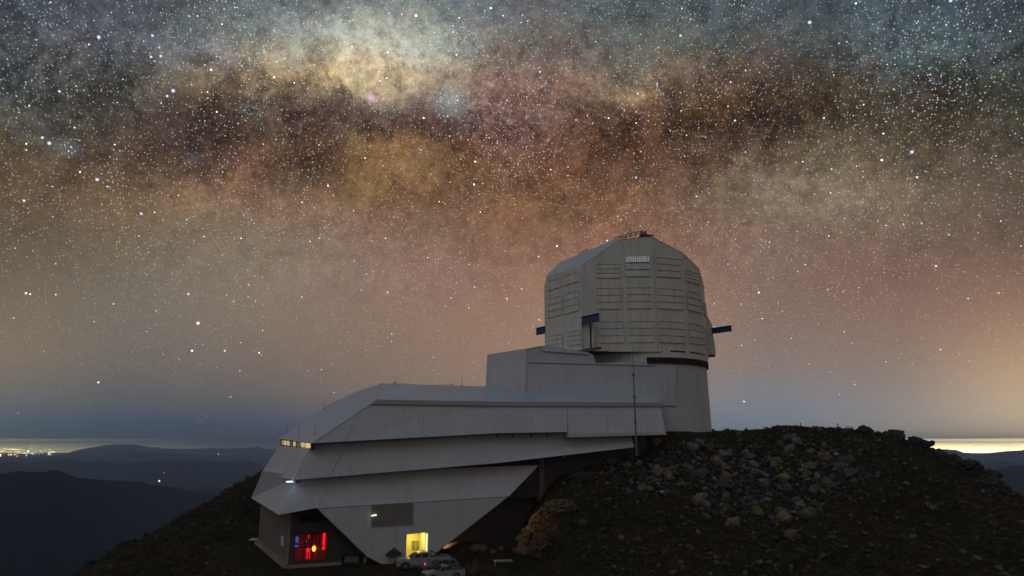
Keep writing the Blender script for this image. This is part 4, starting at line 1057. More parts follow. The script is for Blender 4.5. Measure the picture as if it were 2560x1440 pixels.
# --- tall guyed mast in front of the upper block
mb_ = Bv(1591, 1121, -4.5); mt_ = Bv(1579, 868, -4.5); mt_.x = mb_.x; mt_.y = mb_.y
mt_ = Vector((mb_.x, mb_.y, on_Y(1579, 869, mb_.y).z))
mast = empty('mast', mb_, 'thin grey steel mast standing alone in front of the stair block, taller than the roof', 'mast')
H3 = mt_ - mb_
add('pole', *tube(mb_ - UP * 1.0, mb_ + H3 * .50, .13, 8, .11), M_mast, mast)
add('pole', *tube(mb_ + H3 * .50, mb_ + H3 * .72, .10, 8, .08), M_mast, mast)
add('pole', *tube(mb_ + H3 * .72, mb_ + H3, .06, 6, .03), M_mast, mast)
for t in (.25, .50, .72): add('collar', *tube(mb_ + H3 * t - UP * .18, mb_ + H3 * t + UP * .18, .19, 8), M_grey, mast)

# --- lightning rods and cable along the roof
RODS = [((989, 961), (989.5, 937), 'ridge', 'lightning rod on the roof ridge next to the hip corner'), ((1154.5, 964.5), (1155, 942), 'ridge', 'lightning rod on the roof ridge nearer the stair block'),
        ((811, 1021), (811, 1001), 'hip', 'lightning rod high on the sloping hip end of the roof'), ((717, 1085), (717, 1060), 'hip', 'lightning rod low on the hip end near its far eave'),
        ((746, 1090), (746, 1062), 'hip', 'middle lightning rod of the three low on the hip end'), ((787, 1088), (787, 1062), 'hip', 'lightning rod low on the hip end near the corner flashing')]
for (a, b_, w, lab) in RODS:
    p = ridge(*a) if w == 'ridge' else hip(*a)
    z = on_Y(b_[0], b_[1], p.y).z
    r = empty('lightning_rod', p, lab, 'lightning rod', 'lightning rods on the roof')
    add('rod', *tube(p - UP * .1, Vector((p.x, p.y, z)), .035, 5, .02), M_mast, r)
    add('foot', *tube(p - UP * .1, p + UP * .12, .09, 6), M_grey, r)
cb0, cb1 = ridge(985, 956), ridge(1131, 960.5)
kc = empty('safety_line', cb0, 'thin safety cable on two short posts along the roof ridge', 'safety line')
for p in (cb0, cb1): add('post', *tube(p - UP * .5, p + UP * .05, .07, 6), M_black, kc)
pts = [cb0.lerp(cb1, t) - UP * .25 * math.sin(math.pi * t) for t in [i / 8 for i in range(9)]]
add('cable', *join([tube(a, b_, .02, 4) for a, b_ in zip(pts[:-1], pts[1:])]), M_black, kc)

# --- pickups
def pickup(loc, head, body, name, label, wheelr=.40, L=5.6, bed_cover=False, canopy=False, bar=True, scale=1.0):
    """a double cab pickup; local x forward, y left, z up"""
    root = empty(name, (0, 0, 0), label, 'pickup', 'pickups parked by the entrance')
    Wd = .95; P = []
    def part(nm, v, f, m, par=root, smooth=False): return add(nm, v, f, m, par, smooth)
    hl = L / 2
    # lower body side profile (x, z) front at +x, with wheel arches
    fx, rx = hl - .95, -hl + 1.15
    def arch(cx_):
        return [(cx_ + .50 * math.cos(t), .40 + .50 * math.sin(t)) for t in [math.pi * i / 7 for i in range(8)]]
    bot = .38
    prof = [(hl, .45), (hl + .02, .72), (hl - .04, .98), (hl - .25, 1.08), (hl - 1.35, 1.17), (-.62, 1.19), (-.62, 1.16), (-hl + .02, 1.16), (-hl, .5), (-hl + .1, .45)]
    ar1 = [(x, z) for x, z in reversed(arch(rx))]; ar2 = [(x, z) for x, z in reversed(arch(fx))]
    low = [(rx - .50, .42)] + [p for p in ar1] + [(fx - .50, bot)] + ar2 + [(fx + .5, .45)]
    poly = [Vector((x, 0, z)) for x, z in prof + low[0:1] + ar1[1:-1] + [(rx + .5, bot), (fx - .5, bot)] + ar2[1:-1] + [(fx + .5, .45)]]
    v, f = prism([p + Vector((0, -Wd, 0)) for p in poly], Vector((0, 2 * Wd, 0)))
    # tuck the sides in slightly at the top
    v = [Vector((q.x, q.y * (1 - .05 * max(0, q.z - .8)) , q.z)) for q in v]
    o = part('body', v, f, body)
    bm = bmesh.new(); bm.from_mesh(o.data); bmesh.ops.remove_doubles(bm, verts=bm.verts, dist=1e-4); bmesh.ops.recalc_face_normals(bm, faces=bm.faces)
    bm.to_mesh(o.data); bm.free()
    bv = o.modifiers.new('soft', 'BEVEL'); bv.width = .035; bv.segments = 2; bv.limit_method = 'ANGLE'; bv.angle_limit = R_(35)
    # cab
    c0, c1 = hl - 1.5, -.62 if not canopy else -hl + .35
    cabp = [(c0, 1.16), (c0 - .75, 1.68), (c0 - 1.2, 1.76), (c1 + .25, 1.75), (c1 + .03, 1.62), (c1, 1.16)]
    v, f = prism([Vector((x, -.78, z)) for x, z in cabp], Vector((0, 1.56, 0)))
    v = [Vector((q.x, q.y * (1.12 - .2 * (q.z - 1.16) / .6), q.z)) for q in v]
    o = part('cab', v, f, body); bm = bmesh.new(); bm.from_mesh(o.data); bmesh.ops.recalc_face_normals(bm, faces=bm.faces); bm.to_mesh(o.data); bm.free()
    bv = o.modifiers.new('soft', 'BEVEL'); bv.width = .05; bv.segments = 2; bv.limit_method = 'ANGLE'; bv.angle_limit = R_(30)
    def yat(z): return .78 * (1.12 - .2 * (z - 1.16) / .6)
    # glass
    def pane(nm, pts, off): return part(nm, *prism(pts, off), M_glass)
    for s in (-1, 1):
        def sp(x, z): return Vector((x, s * (yat(z) + .012), z))
        wnds = [[(c0 - .18, 1.22), (c0 - .72, 1.62), (c0 - 1.12, 1.66), (c0 - 1.12, 1.22)], [(c0 - 1.2, 1.22), (c0 - 1.2, 1.66), (min(c0 - 2.0, c1 + .22) if not canopy else c0 - 2.0, 1.64), (c0 - 2.05 if canopy else c1 + .16, 1.22)]]
        if canopy: wnds.append([(c0 - 2.15, 1.24), (c0 - 2.15, 1.62), (c1 + .25, 1.60), (c1 + .2, 1.24)])
        for w in wnds: pane('side_window', [sp(*q) for q in w], Vector((0, s * .012, 0)))
        part('mirror', *boxvf((c0 - .35, s * 1.05, 1.24), (.07, 0, 0), (0, .10, 0), (0, 0, .08)), body)
        part('headlight', *boxvf((hl - .04, s * .72, .86), (.06, 0, 0), (0, .17, 0), (0, 0, .08)), M_chrome)
        part('tail_light', *boxvf((-hl - .005, s * .82, .92), (.03, 0, 0), (0, .08, 0), (0, 0, .16)), M_taill)
        part('sill', *boxvf(((fx + rx) / 2, s * .93, .42), ((fx - rx) / 2 - .52, 0, 0), (0, .05, 0), (0, 0, .06)), M_black)
        for hx in (c0 - 1.0, c0 - 1.9): part('door_handle', *boxvf((hx, s * .955, 1.0), (.09, 0, 0), (0, .02, 0), (0, 0, .02)), M_black)
        for x in (c0 - .12, c0 - 1.16, c0 - 2.05): part('door_gap', *boxvf((x, s * .9515, .82), (.008, 0, 0), (0, .004, 0), (0, 0, .30)), M_black)
        for x in (fx, rx):
            w = empty_w = None
            bm = bmesh.new(); bmesh.ops.create_cone(bm, cap_ends=True, segments=18, radius1=wheelr, radius2=wheelr, depth=.26, matrix=Matrix.Translation((x, s * .80, wheelr)) @ Matrix.Rotation(math.pi / 2, 4, 'X'))
            me = bpy.data.meshes.new('wheel'); bm.to_mesh(me); bm.free(); me.materials.append(M_tyre); ow = bpy.data.objects.new('wheel', me); col.objects.link(ow); ow.parent = root
            bm = bmesh.new(); bmesh.ops.create_cone(bm, cap_ends=True, segments=14, radius1=wheelr * .62, radius2=wheelr * .55, depth=.03, matrix=Matrix.Translation((x, s * .945, wheelr)) @ Matrix.Rotation(-s * math.pi / 2, 4, 'X'))
            me = bpy.data.meshes.new('rim'); bm.to_mesh(me); bm.free(); me.materials.append(M_chrome); orr = bpy.data.objects.new('rim', me); col.objects.link(orr); orr.parent = ow
    n1 = Vector((c0 - .07, 0, 1.20)); 
    ws = [Vector((c0 - .06, -.76, 1.22)), Vector((c0 - .06, .76, 1.22)), Vector((c0 - .70, .66, 1.66)), Vector((c0 - .70, -.66, 1.66))]
    pane('windscreen', ws, Vector((.03, 0, .035)))
    rwv = [Vector((c1 - .0, -.68, 1.24)), Vector((c1 - .0, .68, 1.24)), Vector((c1 + .03, .62, 1.60)), Vector((c1 + .03, -.62, 1.60))]
    pane('rear_window', rwv, Vector((-.02, 0, 0)))
    part('bumper', *boxvf((hl + .03, 0, .50), (.08, 0, 0), (0, .92, 0), (0, 0, .12)), M_black)
    part('grille', *boxvf((hl + .0, 0, .82), (.045, 0, 0), (0, .50, 0), (0, 0, .12)), M_black)
    part('rear_bumper', *boxvf((-hl - .06, 0, .52), (.08, 0, 0), (0, .88, 0), (0, 0, .09)), M_black)
    if not canopy:
        part('bed_floor' if not bed_cover else 'bed_cover', *boxvf((-hl / 2 - .33, 0, 1.165), (hl / 2 - .36, 0, 0), (0, .80, 0), (0, 0, .012)), M_black)
        for s in (-1, 1): part('bed_rail', *boxvf((-hl / 2 - .33, s * .875, 1.19), (hl / 2 - .32, 0, 0), (0, .05, 0), (0, 0, .03)), body)
        part('tailgate', *boxvf((-hl + .03, 0, 1.0), (.03, 0, 0), (0, .86, 0), (0, 0, .21)), body)
    if bar:
        hoop = [Vector((-.95, -.7, 1.2)), Vector((-.8, -.66, 1.86)), Vector((-.8, .66, 1.86)), Vector((-.95, .7, 1.2))]
        part('roll_bar', *join([tube(a, b_, .04, 6) for a, b_ in zip(hoop[:-1], hoop[1:])] + [tube(Vector((-.8, s * .66, 1.84)), Vector((-1.9, s * .7, 1.22)), .035, 6) for s in (-1, 1)]), M_black)
    root.location = loc; root.rotation_euler = (0, 0, head); root.scale = (scale,) * 3
    return root
M_taill = mat('tail_lamp_glass', (.12, .01, .01), .2, var=0)
def paint(nm, c): 
    m = mat(nm, c, .32, metal=.0, var=.04, spec=.5); m.node_tree.nodes['Principled BSDF'].inputs['Coat Weight'].default_value = .5; return m
M_p1 = paint('white_paint', (.30, .31, .34)); M_p2 = paint('slate_blue_paint', (.08, .12, .18)); M_p3 = paint('silver_paint', (.27, .28, .31))
g1_ = on_z(1056, 1420, ZG + .02); g2_ = on_z(1098, 1432, ZG + .02); g3_ = on_z(1108, 1449, ZG + .02)
pickup(Vector((g1_.x, g1_.y, ZG)), R_(196), M_p1, 'parked_pickup', 'large white pickup with a black roll bar parked across the lit entrance', L=5.9, scale=1.0)
pickup(Vector((g2_.x, g2_.y, ZG)), R_(205), M_p2, 'parked_pickup', 'slate blue pickup with a closed canopy parked between the white and the silver one', L=5.0, canopy=True, bar=False, scale=.80)
pickup(Vector((g3_.x, g3_.y, ZG)), R_(205), M_p3, 'parked_pickup', 'silver double cab pickup with an open bed, nearest the camera', L=5.2, bar=False, scale=.80)
br = g2_ + (g1_ - g2_) * .45
lampo = empty('marker_lamp', Vector((br.x - 1.2, br.y - .3, ZG + 1.3)), 'tiny orange red lamp glowing between the white and the blue pickup', 'lamp')
add('lens', *tube(on_Y(1061, 1409.5, g2_.y - .2), on_Y(1064.5, 1409.5, g2_.y - .2), .10, 6), M_orangedim if 'M_orangedim' in globals() else mat('marker_lens', (.4, .05, .01), .3, var=0, emit=(1, .16, .03), estr=.9), lampo)
add('bracket', *tube(on_Y(1063, 1411, g2_.y - .1), on_Y(1063, 1416, g2_.y - .1), .04, 5), M_black, lampo)

# --- small gate hut with a pointed roof beside the angular panel
hp = on_z(984, 1409, ZG)
hut = empty('shelter', Vector((hp.x, hp.y, ZG)), 'small dark shelter with a pointed roof left of the white pickup', 'shelter')
def lp(x, y, z, o=hut): return Vector((hp.x + x, hp.y + y, ZG + z))
for x in (-.42, .42):
    for y in (-.42, .42): add('post', *tube(lp(x, y, -.2), lp(x, y, 1.0), .055, 5), M_conc, hut)
gab = [lp(-.85, -.7, .95), lp(.85, -.7, .95), lp(.85, -.7, 1.08), lp(0, -.7, 1.75), lp(-.85, -.7, 1.08)]
add('roof', *prism(gab, Vector((0, 1.4, 0))), mat('mossy_shingle', (.045, .047, .036), .9, var=.3, vscale=3), hut)
add('side_board', *boxvf(lp(.40, 0, .5), (.03, 0, 0), (0, .42, 0), (0, 0, .42)), M_base, hut)
add('panel', *boxvf(lp(.05, .35, .55), (.36, 0, 0), (0, .03, 0), (0, 0, .38)), M_base, hut)

# --- generator and cylinders beside the laboratory wall
gp = on_z(886, 1411, ZG)
gen = empty('generator', Vector((gp.x, gp.y, ZG)), 'dark blue equipment skid with an orange end box under the angular panel', 'generator')
def gq(x, y, z): return Vector((gp.x + x, gp.y + y, ZG + z))
M_gblue = mat('faded_blue_paint', (.05, .08, .16), .6, var=.4, vscale=3); M_gor = mat('orange_box_paint', (.28, .14, .035), .6, var=.1)
add('frame', *join([boxvf(gq(0, 0, .10), (1.35, 0, 0), (0, .5, 0), (0, 0, .07)), boxvf(gq(-1.3, 0, .55), (.05, 0, 0), (0, .5, 0), (0, 0, .5)), boxvf(gq(1.0, 0, .55), (.05, 0, 0), (0, .5, 0), (0, 0, .5))]), M_black, gen)
add('housing', *boxvf(gq(-.25, 0, .55), (.85, 0, 0), (0, .42, 0), (0, 0, .36)), M_gblue, gen)
for k in range(4): add('louvre', *boxvf(gq(-.85 + k * .36, -.44, .58), (.13, 0, 0), (0, .02, 0), (0, 0, .24)), M_grey, gen)
add('control_box', *boxvf(gq(1.22, -.1, .50), (.20, 0, 0), (0, .3, 0), (0, 0, .32)), M_gor, gen)
add('exhaust', *tube(gq(-.9, 0, .9), gq(-.9, 0, 1.2), .06, 6), M_black, gen)

# --- low concrete plinth box right of the yard
cpz = ground_hit(1258, 1417) or on_z(1258, 1417, ZG)
cb_ = empty('concrete_slab', cpz, 'low pale topped concrete inspection slab on the ground right of the pickups', 'slab')
add('lid', *boxvf(cpz + UP * .62, (1.0, .12, 0), (-.07, .55, 0), (0, 0, .05)), M_conc, cb_)
add('body', *boxvf(cpz + UP * .15, (.93, .11, 0), (-.06, .49, 0), (0, 0, .42)), M_black, cb_)

# --- pale canopy sticking out behind the far corner of the building
c0_ = on_Y(640, 1349, P1b.y + 1.5)
cn = empty('canopy', Vector((c0_.x, c0_.y, ZG)), 'small flat pale canopy sticking out behind the far corner of the laboratory wall', 'canopy')
M_pale = mat('pale_sheet', (.7, .7, .66), .6, var=.1)
add('sheet', *boxvf(c0_ + UP * .05, (.75, .1, 0), (-.1, .8, 0), (0, 0, .05)), M_pale, cn)
for x in (-.65, .65): add('post', *tube(Vector((c0_.x + x, c0_.y, ZG - .2)), Vector((c0_.x + x, c0_.y, c0_.z)), .05, 5), M_grey, cn)

# --- instruments on the crest of the hill
def gz(px, py, Y): p = on_Y(px, py, Y); return Vector((p.x, Y, summit_z(p.x, Y)))
for (x, top, Y, lab) in ((2002, 1058, 107.5, 'weather sensor post on the hill crest, nearer the tower'), (2095, 1059, 107, 'weather sensor post on the hill crest, farther from the tower')):
    b_ = gz(x, 1072, Y); zt = on_Y(x, top, Y).z
    r = empty('weather_sensor', b_, lab, 'weather sensor', 'sensor posts on the crest')
    add('post', *tube(b_ - UP * .3, Vector((b_.x, b_.y, zt)), .06, 6), M_black, r)
    add('sensor_head', *tube(Vector((b_.x, b_.y, zt - .12)), Vector((b_.x, b_.y, zt + .02)), .10, 8), M_black, r)
    add('cabinet', *boxvf(b_ + UP * .22, (.32, 0, 0), (0, .25, 0), (0, 0, .28)), M_black, r)
for (x, y, Y, lab) in ((2039, 1066.5, 107, 'small dish shaped sensor low on the crest beside the nearer post'), (2120, 1067.5, 106.8, 'small dish shaped sensor low on the crest beside the farther post')):
    b_ = gz(x, 1074, Y); z = on_Y(x, y, Y).z
    r = empty('anemometer', b_, lab, 'anemometer', 'small sensors on the crest')
    add('post', *tube(b_ - UP * .3, Vector((b_.x, b_.y, z)), .035, 5), M_black, r)
    add('arm', *join([boxvf(Vector((b_.x, b_.y, z)), (.26, 0, 0), (0, .04, 0), (0, 0, .04))]), M_black, r)
    for s in (-1, 1): add('cup', *boxvf(Vector((b_.x + s * .24, b_.y, z + .07)), (.07, 0, 0), (0, .06, 0), (0, 0, .08)), M_black, r)

# --- distant town lights
def lamp_blob(V, F, p, r, ry=None):
    o = len(V); ry = ry or r
    V += [p + Vector((r, 0, 0)), p - Vector((r, 0, 0)), p + Vector((0, r, 0)), p - Vector((0, r, 0)), p + Vector((0, 0, ry)), p - Vector((0, 0, ry))]
    for a, b_, c in ((0, 2, 4), (2, 1, 4), (1, 3, 4), (3, 0, 4), (2, 0, 5), (1, 2, 5), (3, 1, 5), (0, 3, 5)): F.append((a + o, b_ + o, c + o))
def town(name, spots, colr, e, D_):
    V, F = [], []
    for (px, py, w, h) in spots:
        d = ray(px, py); p = d * (D_ / math.hypot(d.x, d.y)); s = D_ / FPX
        lamp_blob(V, F, p, w * s * .5, h * s * .5)
    return add(name, V, F, mat(name + '_glow', colr, .5, var=0, emit=colr, estr=e), kind='stuff')
rt = random.Random(5)
yl_ = [(35, 1123, 34, 1.6), (12, 1121, 10, 1.4), (1, 1138, 5, 5), (70, 1128, 6, 4), (27, 1136, 3, 2.4), (21, 1138, 2.4, 2.4), (66, 1139, 2.6, 2.4), (43, 1141, 2.6, 2.6), (47, 1134, 2.4, 2), (470, 1145.5, 3, 2.4), (467, 1147.5, 9, 1.6), (303, 1154, 3, 2.4),
       (546, 1135, 2.2, 2), (546, 1145, 2.4, 2), (341, 1143, 2, 2), (350, 1144, 2, 2)] + [(rt.uniform(0, 130), rt.uniform(1121, 1138), rt.uniform(1.5, 6), 1.5) for _ in range(26)]
town('town_lights', yl_, (1.0, .74, .34), 7.0, 9300)
town('town_lights', [(133, 1130, 12, 2.4), (88, 1132, 2.4, 2.4), (107, 1133, 2.6, 2.4), (80, 1134, 2, 2), (121, 1132, 3, 2.5), (64, 1133, 24, 1.2)], (.7, 1.0, .72), 6.0, 9250)
town('beacon_lights', [(78, 1113.5, 2.6, 2.2), (87, 1113.5, 2.6, 2.2), (113, 1113.8, 2.4, 2)], (1.0, .12, .08), 8.0, 9400)
d = ray(398, 1202.5); d5 = d * (2500 / math.hypot(d.x, d.y))
V, F = [], []; lamp_blob(V, F, d5, 3.4)
tag(add('mine_lamp', V, F, mat('blue_white_lamp', (.5, .5, 1), .5, var=0, emit=(.6, .6, 1.0), estr=3.0)), 'single bluish white lamp on the dark mountain left of the building', 'lamp')
V, F = [], []; d = ray(410.5, 1181.5); lamp_blob(V, F, d * (4000 / math.hypot(d.x, d.y)), 3.4)
tag(add('valley_lamp', V, F, mat('dim_lamp', (.8, .8, .7), .5, var=0, emit=(.8, .8, .7), estr=.9)), 'dim tiny white lamp above the bluish one on the mountain', 'lamp')

# --- lamp that lights the mound and the cut rock beside the panel
wl_p = Bv(1088, 1384, 1.6) + UP * .9
wfix = empty('bulkhead_lamp', wl_p, 'warm bulkhead lamp tucked behind the sloping edge of the panel', 'lamp')
add('fitting', *boxvf(wl_p, dU * .12, dV * .18, UP * .12), M_warm, wfix)
add('bracket', *boxvf(wl_p + dV * .2, dU * .05, dV * .15, UP * .05), M_black, wfix)
pl_ = bpy.data.lights.new('bulkhead_light', 'SPOT'); pl_.energy = 2400; pl_.color = (1.0, .66, .26); pl_.shadow_soft_size = .12; pl_.spot_size = R_(75); pl_.spot_blend = .5
po_ = bpy.data.objects.new('bulkhead_light', pl_); col.objects.link(po_); po_.location = wl_p + dU * .35 + UP * .1
tgt = on_Y(1320, 1345, 84); po_.rotation_euler = (tgt - po_.location).to_track_quat('-Z', 'Y').to_euler()

# ================================================================== rocks
def rock_mesh(seed, npts=16, flat=.75, rough=.0):
    r = random.Random(seed); bm = bmesh.new()
    sx, sy, sz = r.uniform(.75, 1.15), r.uniform(.6, 1.0), r.uniform(.5, .85) * flat / .75
    for _ in range(npts):
        v = Vector((r.gauss(0, 1), r.gauss(0, 1), r.gauss(0, 1))).normalized() * r.uniform(.82, 1.08)
        bm.verts.new((v.x * sx, v.y * sy, v.z * sz))
    res = bmesh.ops.convex_hull(bm, input=bm.verts)
    bmesh.ops.delete(bm, geom=[g for g in res['geom_interior'] if isinstance(g, bmesh.types.BMVert)], context='VERTS')
    bmesh.ops.recalc_face_normals(bm, faces=bm.faces)
    me = bpy.data.meshes.new('rock'); bm.to_mesh(me); bm.free(); return me
def rock_mat(nm, c, var=.35): return mat(nm, c, .9, var=var, vscale=2.5, bump=.5, bscale=5, objvar=.35, spec=.15)
RM = {'grey green': rock_mat('grey_green_stone', (.105, .12, .105)), 'slate blue': rock_mat('slate_stone', (.085, .10, .112)), 'dark': rock_mat('dark_stone', (.05, .052, .05)),
      'rust brown': rock_mat('rust_stone', (.125, .085, .058)), 'ochre': rock_mat('ochre_stone', (.165, .125, .065)), 'pale': rock_mat('pale_stone', (.24, .24, .22)), 'pinkish': rock_mat('pink_stone', (.17, .135, .115))}
PROTO = {}
def rock_of(kind, i):
    if (kind, i) not in PROTO:
        me = rock_mesh(100 + i, 18 if i % 2 else 13); me.materials.append(RM[kind]); PROTO[(kind, i)] = me
    return PROTO[(kind, i)]
rr_ = random.Random(11)
def put_rock(p, size, kind, label, group=None, i=None):
    me = rock_of(kind, rr_.randrange(9) if i is None else i)
    o = bpy.data.objects.new('boulder', me); col.objects.link(o)
    o.location = p + UP * size * .22; o.rotation_euler = (rr_.uniform(-.5, .5), rr_.uniform(-.5, .5), rr_.uniform(0, 6.3))
    o.scale = (size, size * rr_.uniform(.8, 1.1), size * rr_.uniform(.8, 1.1)); tag(o, label, 'boulder', group); return o
def px_rock(px, py, wpx, kind, label, i=None):
    p = ground_hit(px, py + wpx * .12)
    if p is None: return
    s = wpx * .5 * (p.y * cT + p.z * sT) / FPX
    return put_rock(p, s, kind, label, None, i)
NOTABLE = [
 (1488,1150,44,'grey green','big grey green boulder resting just under the end of the lowest tier'),
 (1445,1165,34,'rust brown','broad brown boulder left of the big grey green one below the tiers'),
 (1552,1139,26,'ochre','rounded ochre boulder alone in front of the dark gap under the building'),
 (1596,1137,22,'rust brown','brown boulder at the foot of the thin steel mast'),
 (1567,1149,12,'ochre','small yellowish stone touching the rounded ochre boulder'),
 (1775,1118,32,'rust brown','long rusty orange slab of rock high below the round tower'),
 (1750,1148,16,'pinkish','flat pale pink stone below the rusty orange slab'),
 (1808,1162,28,'ochre','squarish brown ochre block in the middle of the rubble slope'),
 (1838,1187,26,'ochre','upright yellowish grey block below the squarish brown one'),
 (1952,1106,20,'grey green','tall grey green stone near the hill crest'),
 (1968,1130,34,'pinkish','long pale tan slab tilted down to the camera near the crest'),
 (2058,1144,40,'pinkish','wide tan rock on the slope to the far side of the rubble'),
 (2030,1168,38,'rust brown','dark reddish brown rock below the wide tan rock'),
 (2010,1195,44,'grey green','large pointed grey green boulder at the edge of the rubble field'),
 (2046,1192,24,'ochre','yellowish brown stone beside the large pointed boulder'),
 (1963,1180,12,'pale','small pale round stone right above the large pointed boulder'),
 (1914,1187,24,'pinkish','oval pinkish stone in the centre of the rubble'),
 (1926,1150,22,'rust brown','brown stone in the upper middle of the rubble'),
 (1913,1158,26,'rust brown','weathered brown stone directly under the upper middle one'),
 (1596,1208,11,'pale','small bright pale stone low in the rubble below the mast'),
 (1646,1207,20,'pale','pale angular stone standing out low in the middle of the slope'),
 (1620,1222,24,'slate blue','slate coloured boulder under the pale angular stone'),
 (1808,1214,20,'pale','white topped stone on a dark boulder in the lower rubble'),
 (1808,1230,30,'dark','large dark rounded boulder under the white topped stone'),
 (1774,1218,26,'dark','dark rounded boulder next to the pinkish stone in the lower rubble'),
 (1789,1200,14,'pinkish','small salmon pink stone above the dark rounded boulders'),
 (1848,1231,30,'grey green','angular grey green rock at the lower end of the rubble'),
 (1808,1249,18,'ochre','greenish yellow flat stone alone below the dark boulders'),
 (1530,1175,18,'pinkish','pinkish slab in the upper left of the rubble'),
 (1506,1183,16,'ochre','ochre slab beside the pinkish one in the upper left of the rubble'),
 (2056,1230,26,'ochre','mossy looking yellowish rock on the shaded side slope'),
 (2084,1345,28,'grey green','lone flat grey slab far down the slope'),
 (2146,1310,16,'pale','lone whitish stone far down the dark slope'),
 (1653,1306,11,'slate blue','small bluish stone in the middle of the bare slope'),
 (1370,1292,17,'ochre','warm lit block on the shoulder of the cut rock face'),
 (1392,1322,15,'rust brown','small warm lit stone at the top of the cutting'),
 (1457,1310,30,'grey green','greyish hump of rock above the cut face'),
]
for (x, y, w, k, lab) in NOTABLE: px_rock(x, y, w, k, lab)
# scattered boulders: individuals, each kind in its own group
cnt = 0; kinds = ['grey green'] * 8 + ['slate blue'] * 4 + ['dark'] * 4 + ['rust brown'] * 3 + ['ochre'] * 2 + ['pale'] * 1 + ['pinkish'] * 2
LBL = {'grey green': 'grey green broken boulder lying in the rubble slope', 'slate blue': 'slate blue broken boulder lying in the rubble slope', 'dark': 'dark broken boulder lying in the rubble slope',
       'rust brown': 'rusty brown broken boulder lying in the rubble slope', 'ochre': 'yellow ochre broken boulder lying in the rubble slope', 'pale': 'pale bright boulder lying in the rubble slope', 'pinkish': 'pinkish tan boulder lying in the rubble slope'}
def field(px, py):
    """how likely rubble is at this place of the hillside"""
    c = 0
    for (x, y, rx, ry, w) in ((1800, 1165, 260, 60, 1), (2000, 1170, 170, 75, .9), (1620, 1165, 160, 40, .9), (1640, 1205, 120, 35, .7), (1860, 1235, 120, 60, .7), (2100, 1180, 120, 70, .35), (1950, 1260, 160, 60, .35)):
        c = max(c, w * math.exp(-(((px - x) / rx) ** 2 + ((py - y) / ry) ** 2) * 1.1))
    return c
XY = np.array([(rr_.uniform(8, 75), rr_.uniform(72, 112)) for _ in range(26000)]); ZS = summit(XY[:, 0], XY[:, 1])
small = []
for (x, y), z in zip(XY, ZS):
    px, py = proj((x, y, z))
    f = field(px, py)
    if math.hypot(x - TC.x, y - TC.y) < 11.2: continue
    u_, v_ = uv((x, y, 0))
    if u_ < uR - 1 and v_ > -3.4 and py < 1145 and px < 1660: continue
    if px < 1785 and py < 1102: continue
    if py < 1086 and rr_.random() < .9: continue
    if cnt < 255 and rr_.random() < f * .14:
        k = rr_.choice(kinds); s = .36 + .95 * rr_.random() ** 1.8
        if k == 'pale': s = min(s, .5)
        siz = 'big' if s > .75 else 'mid sized' if s > .48 else 'smaller'
        wy = 'near the crest' if py < 1135 else 'halfway down the rubble' if py < 1195 else 'low in the rubble'
        wx = 'under the tower side' if px < 1640 else 'in the centre' if px < 1830 else 'toward the far side' if px < 2000 else 'on the thin outer edge'
        put_rock(Vector((x, y, z)), s, k, siz + ' ' + k + ' boulder ' + wy + ', ' + wx, ' '.join((siz, k, 'boulders', wy, wx))); cnt += 1
    elif rr_.random() < f * 1.0 + .02:
        small.append((x, y, z, (.12 + .34 * rr_.random() ** 1.8) * (1 if f > .2 else .8)))
print('boulders', cnt, 'small', len(small))
# smaller rubble: one joined mesh per stone colour
hulls = []
for i in range(8):
    me = rock_mesh(300 + i, 9); hulls.append((np.array([v.co for v in me.vertices]), [tuple(p.vertices) for p in me.polygons]))
def rubble(name, spots, m):
    V, F = [], []; off = 0
    for (x, y, z, s) in spots:
        hv, hf = hulls[rr_.randrange(8)]; a = rr_.uniform(0, 6.3); b_ = rr_.uniform(-.6, .6)
        Rm = np.array(Matrix.Rotation(a, 3, 'Z') @ Matrix.Rotation(b_, 3, 'X'))
        V.append(hv @ Rm.T * s + np.array([x, y, z + s * .25])); F += [tuple(q + off for q in f) for f in hf]; off += len(hv)
    if V: return add(name, np.concatenate(V), F, m, kind='stuff')
ks = ['grey green', 'slate blue', 'dark', 'rust brown', 'ochre', 'pale', 'pinkish']; wts = [.30, .16, .26, .12, .06, .04, .06]
sp = {k: [] for k in ks}
for s_ in small: sp[rr_.choices(ks, wts)[0]].append(s_)
for k in ks: rubble('rubble', sp[k], RM[k])
# stones over the rest of the summit: crest outline, left flank, cutting
rest = {k: [] for k in ks}
XY = np.concatenate([np.random.default_rng(3).uniform((0, 60), (100, 150), (9000, 2)), np.random.default_rng(4).uniform((-60, 75), (0, 150), (900, 2))]); ZS = summit(XY[:, 0], XY[:, 1])
for (x, y), z in zip(XY, ZS):
    u_, v_ = uv((x, y, 0))
    if -5 < u_ < 28 and -22 < v_ < 24: continue
    if math.hypot(x - TC.x, y - TC.y) < 12.5 or (0 < u_ < uR and v_ > -1): continue
    rest[rr_.choices(['dark', 'grey green', 'rust brown', 'ochre'], [.55, .2, .2, .05])[0]].append((x, y, z, .08 + .55 * rr_.random() ** 4))
for k in rest: 
    if rest[k]: rubble('scattered_stones', rest[k], RM[k])
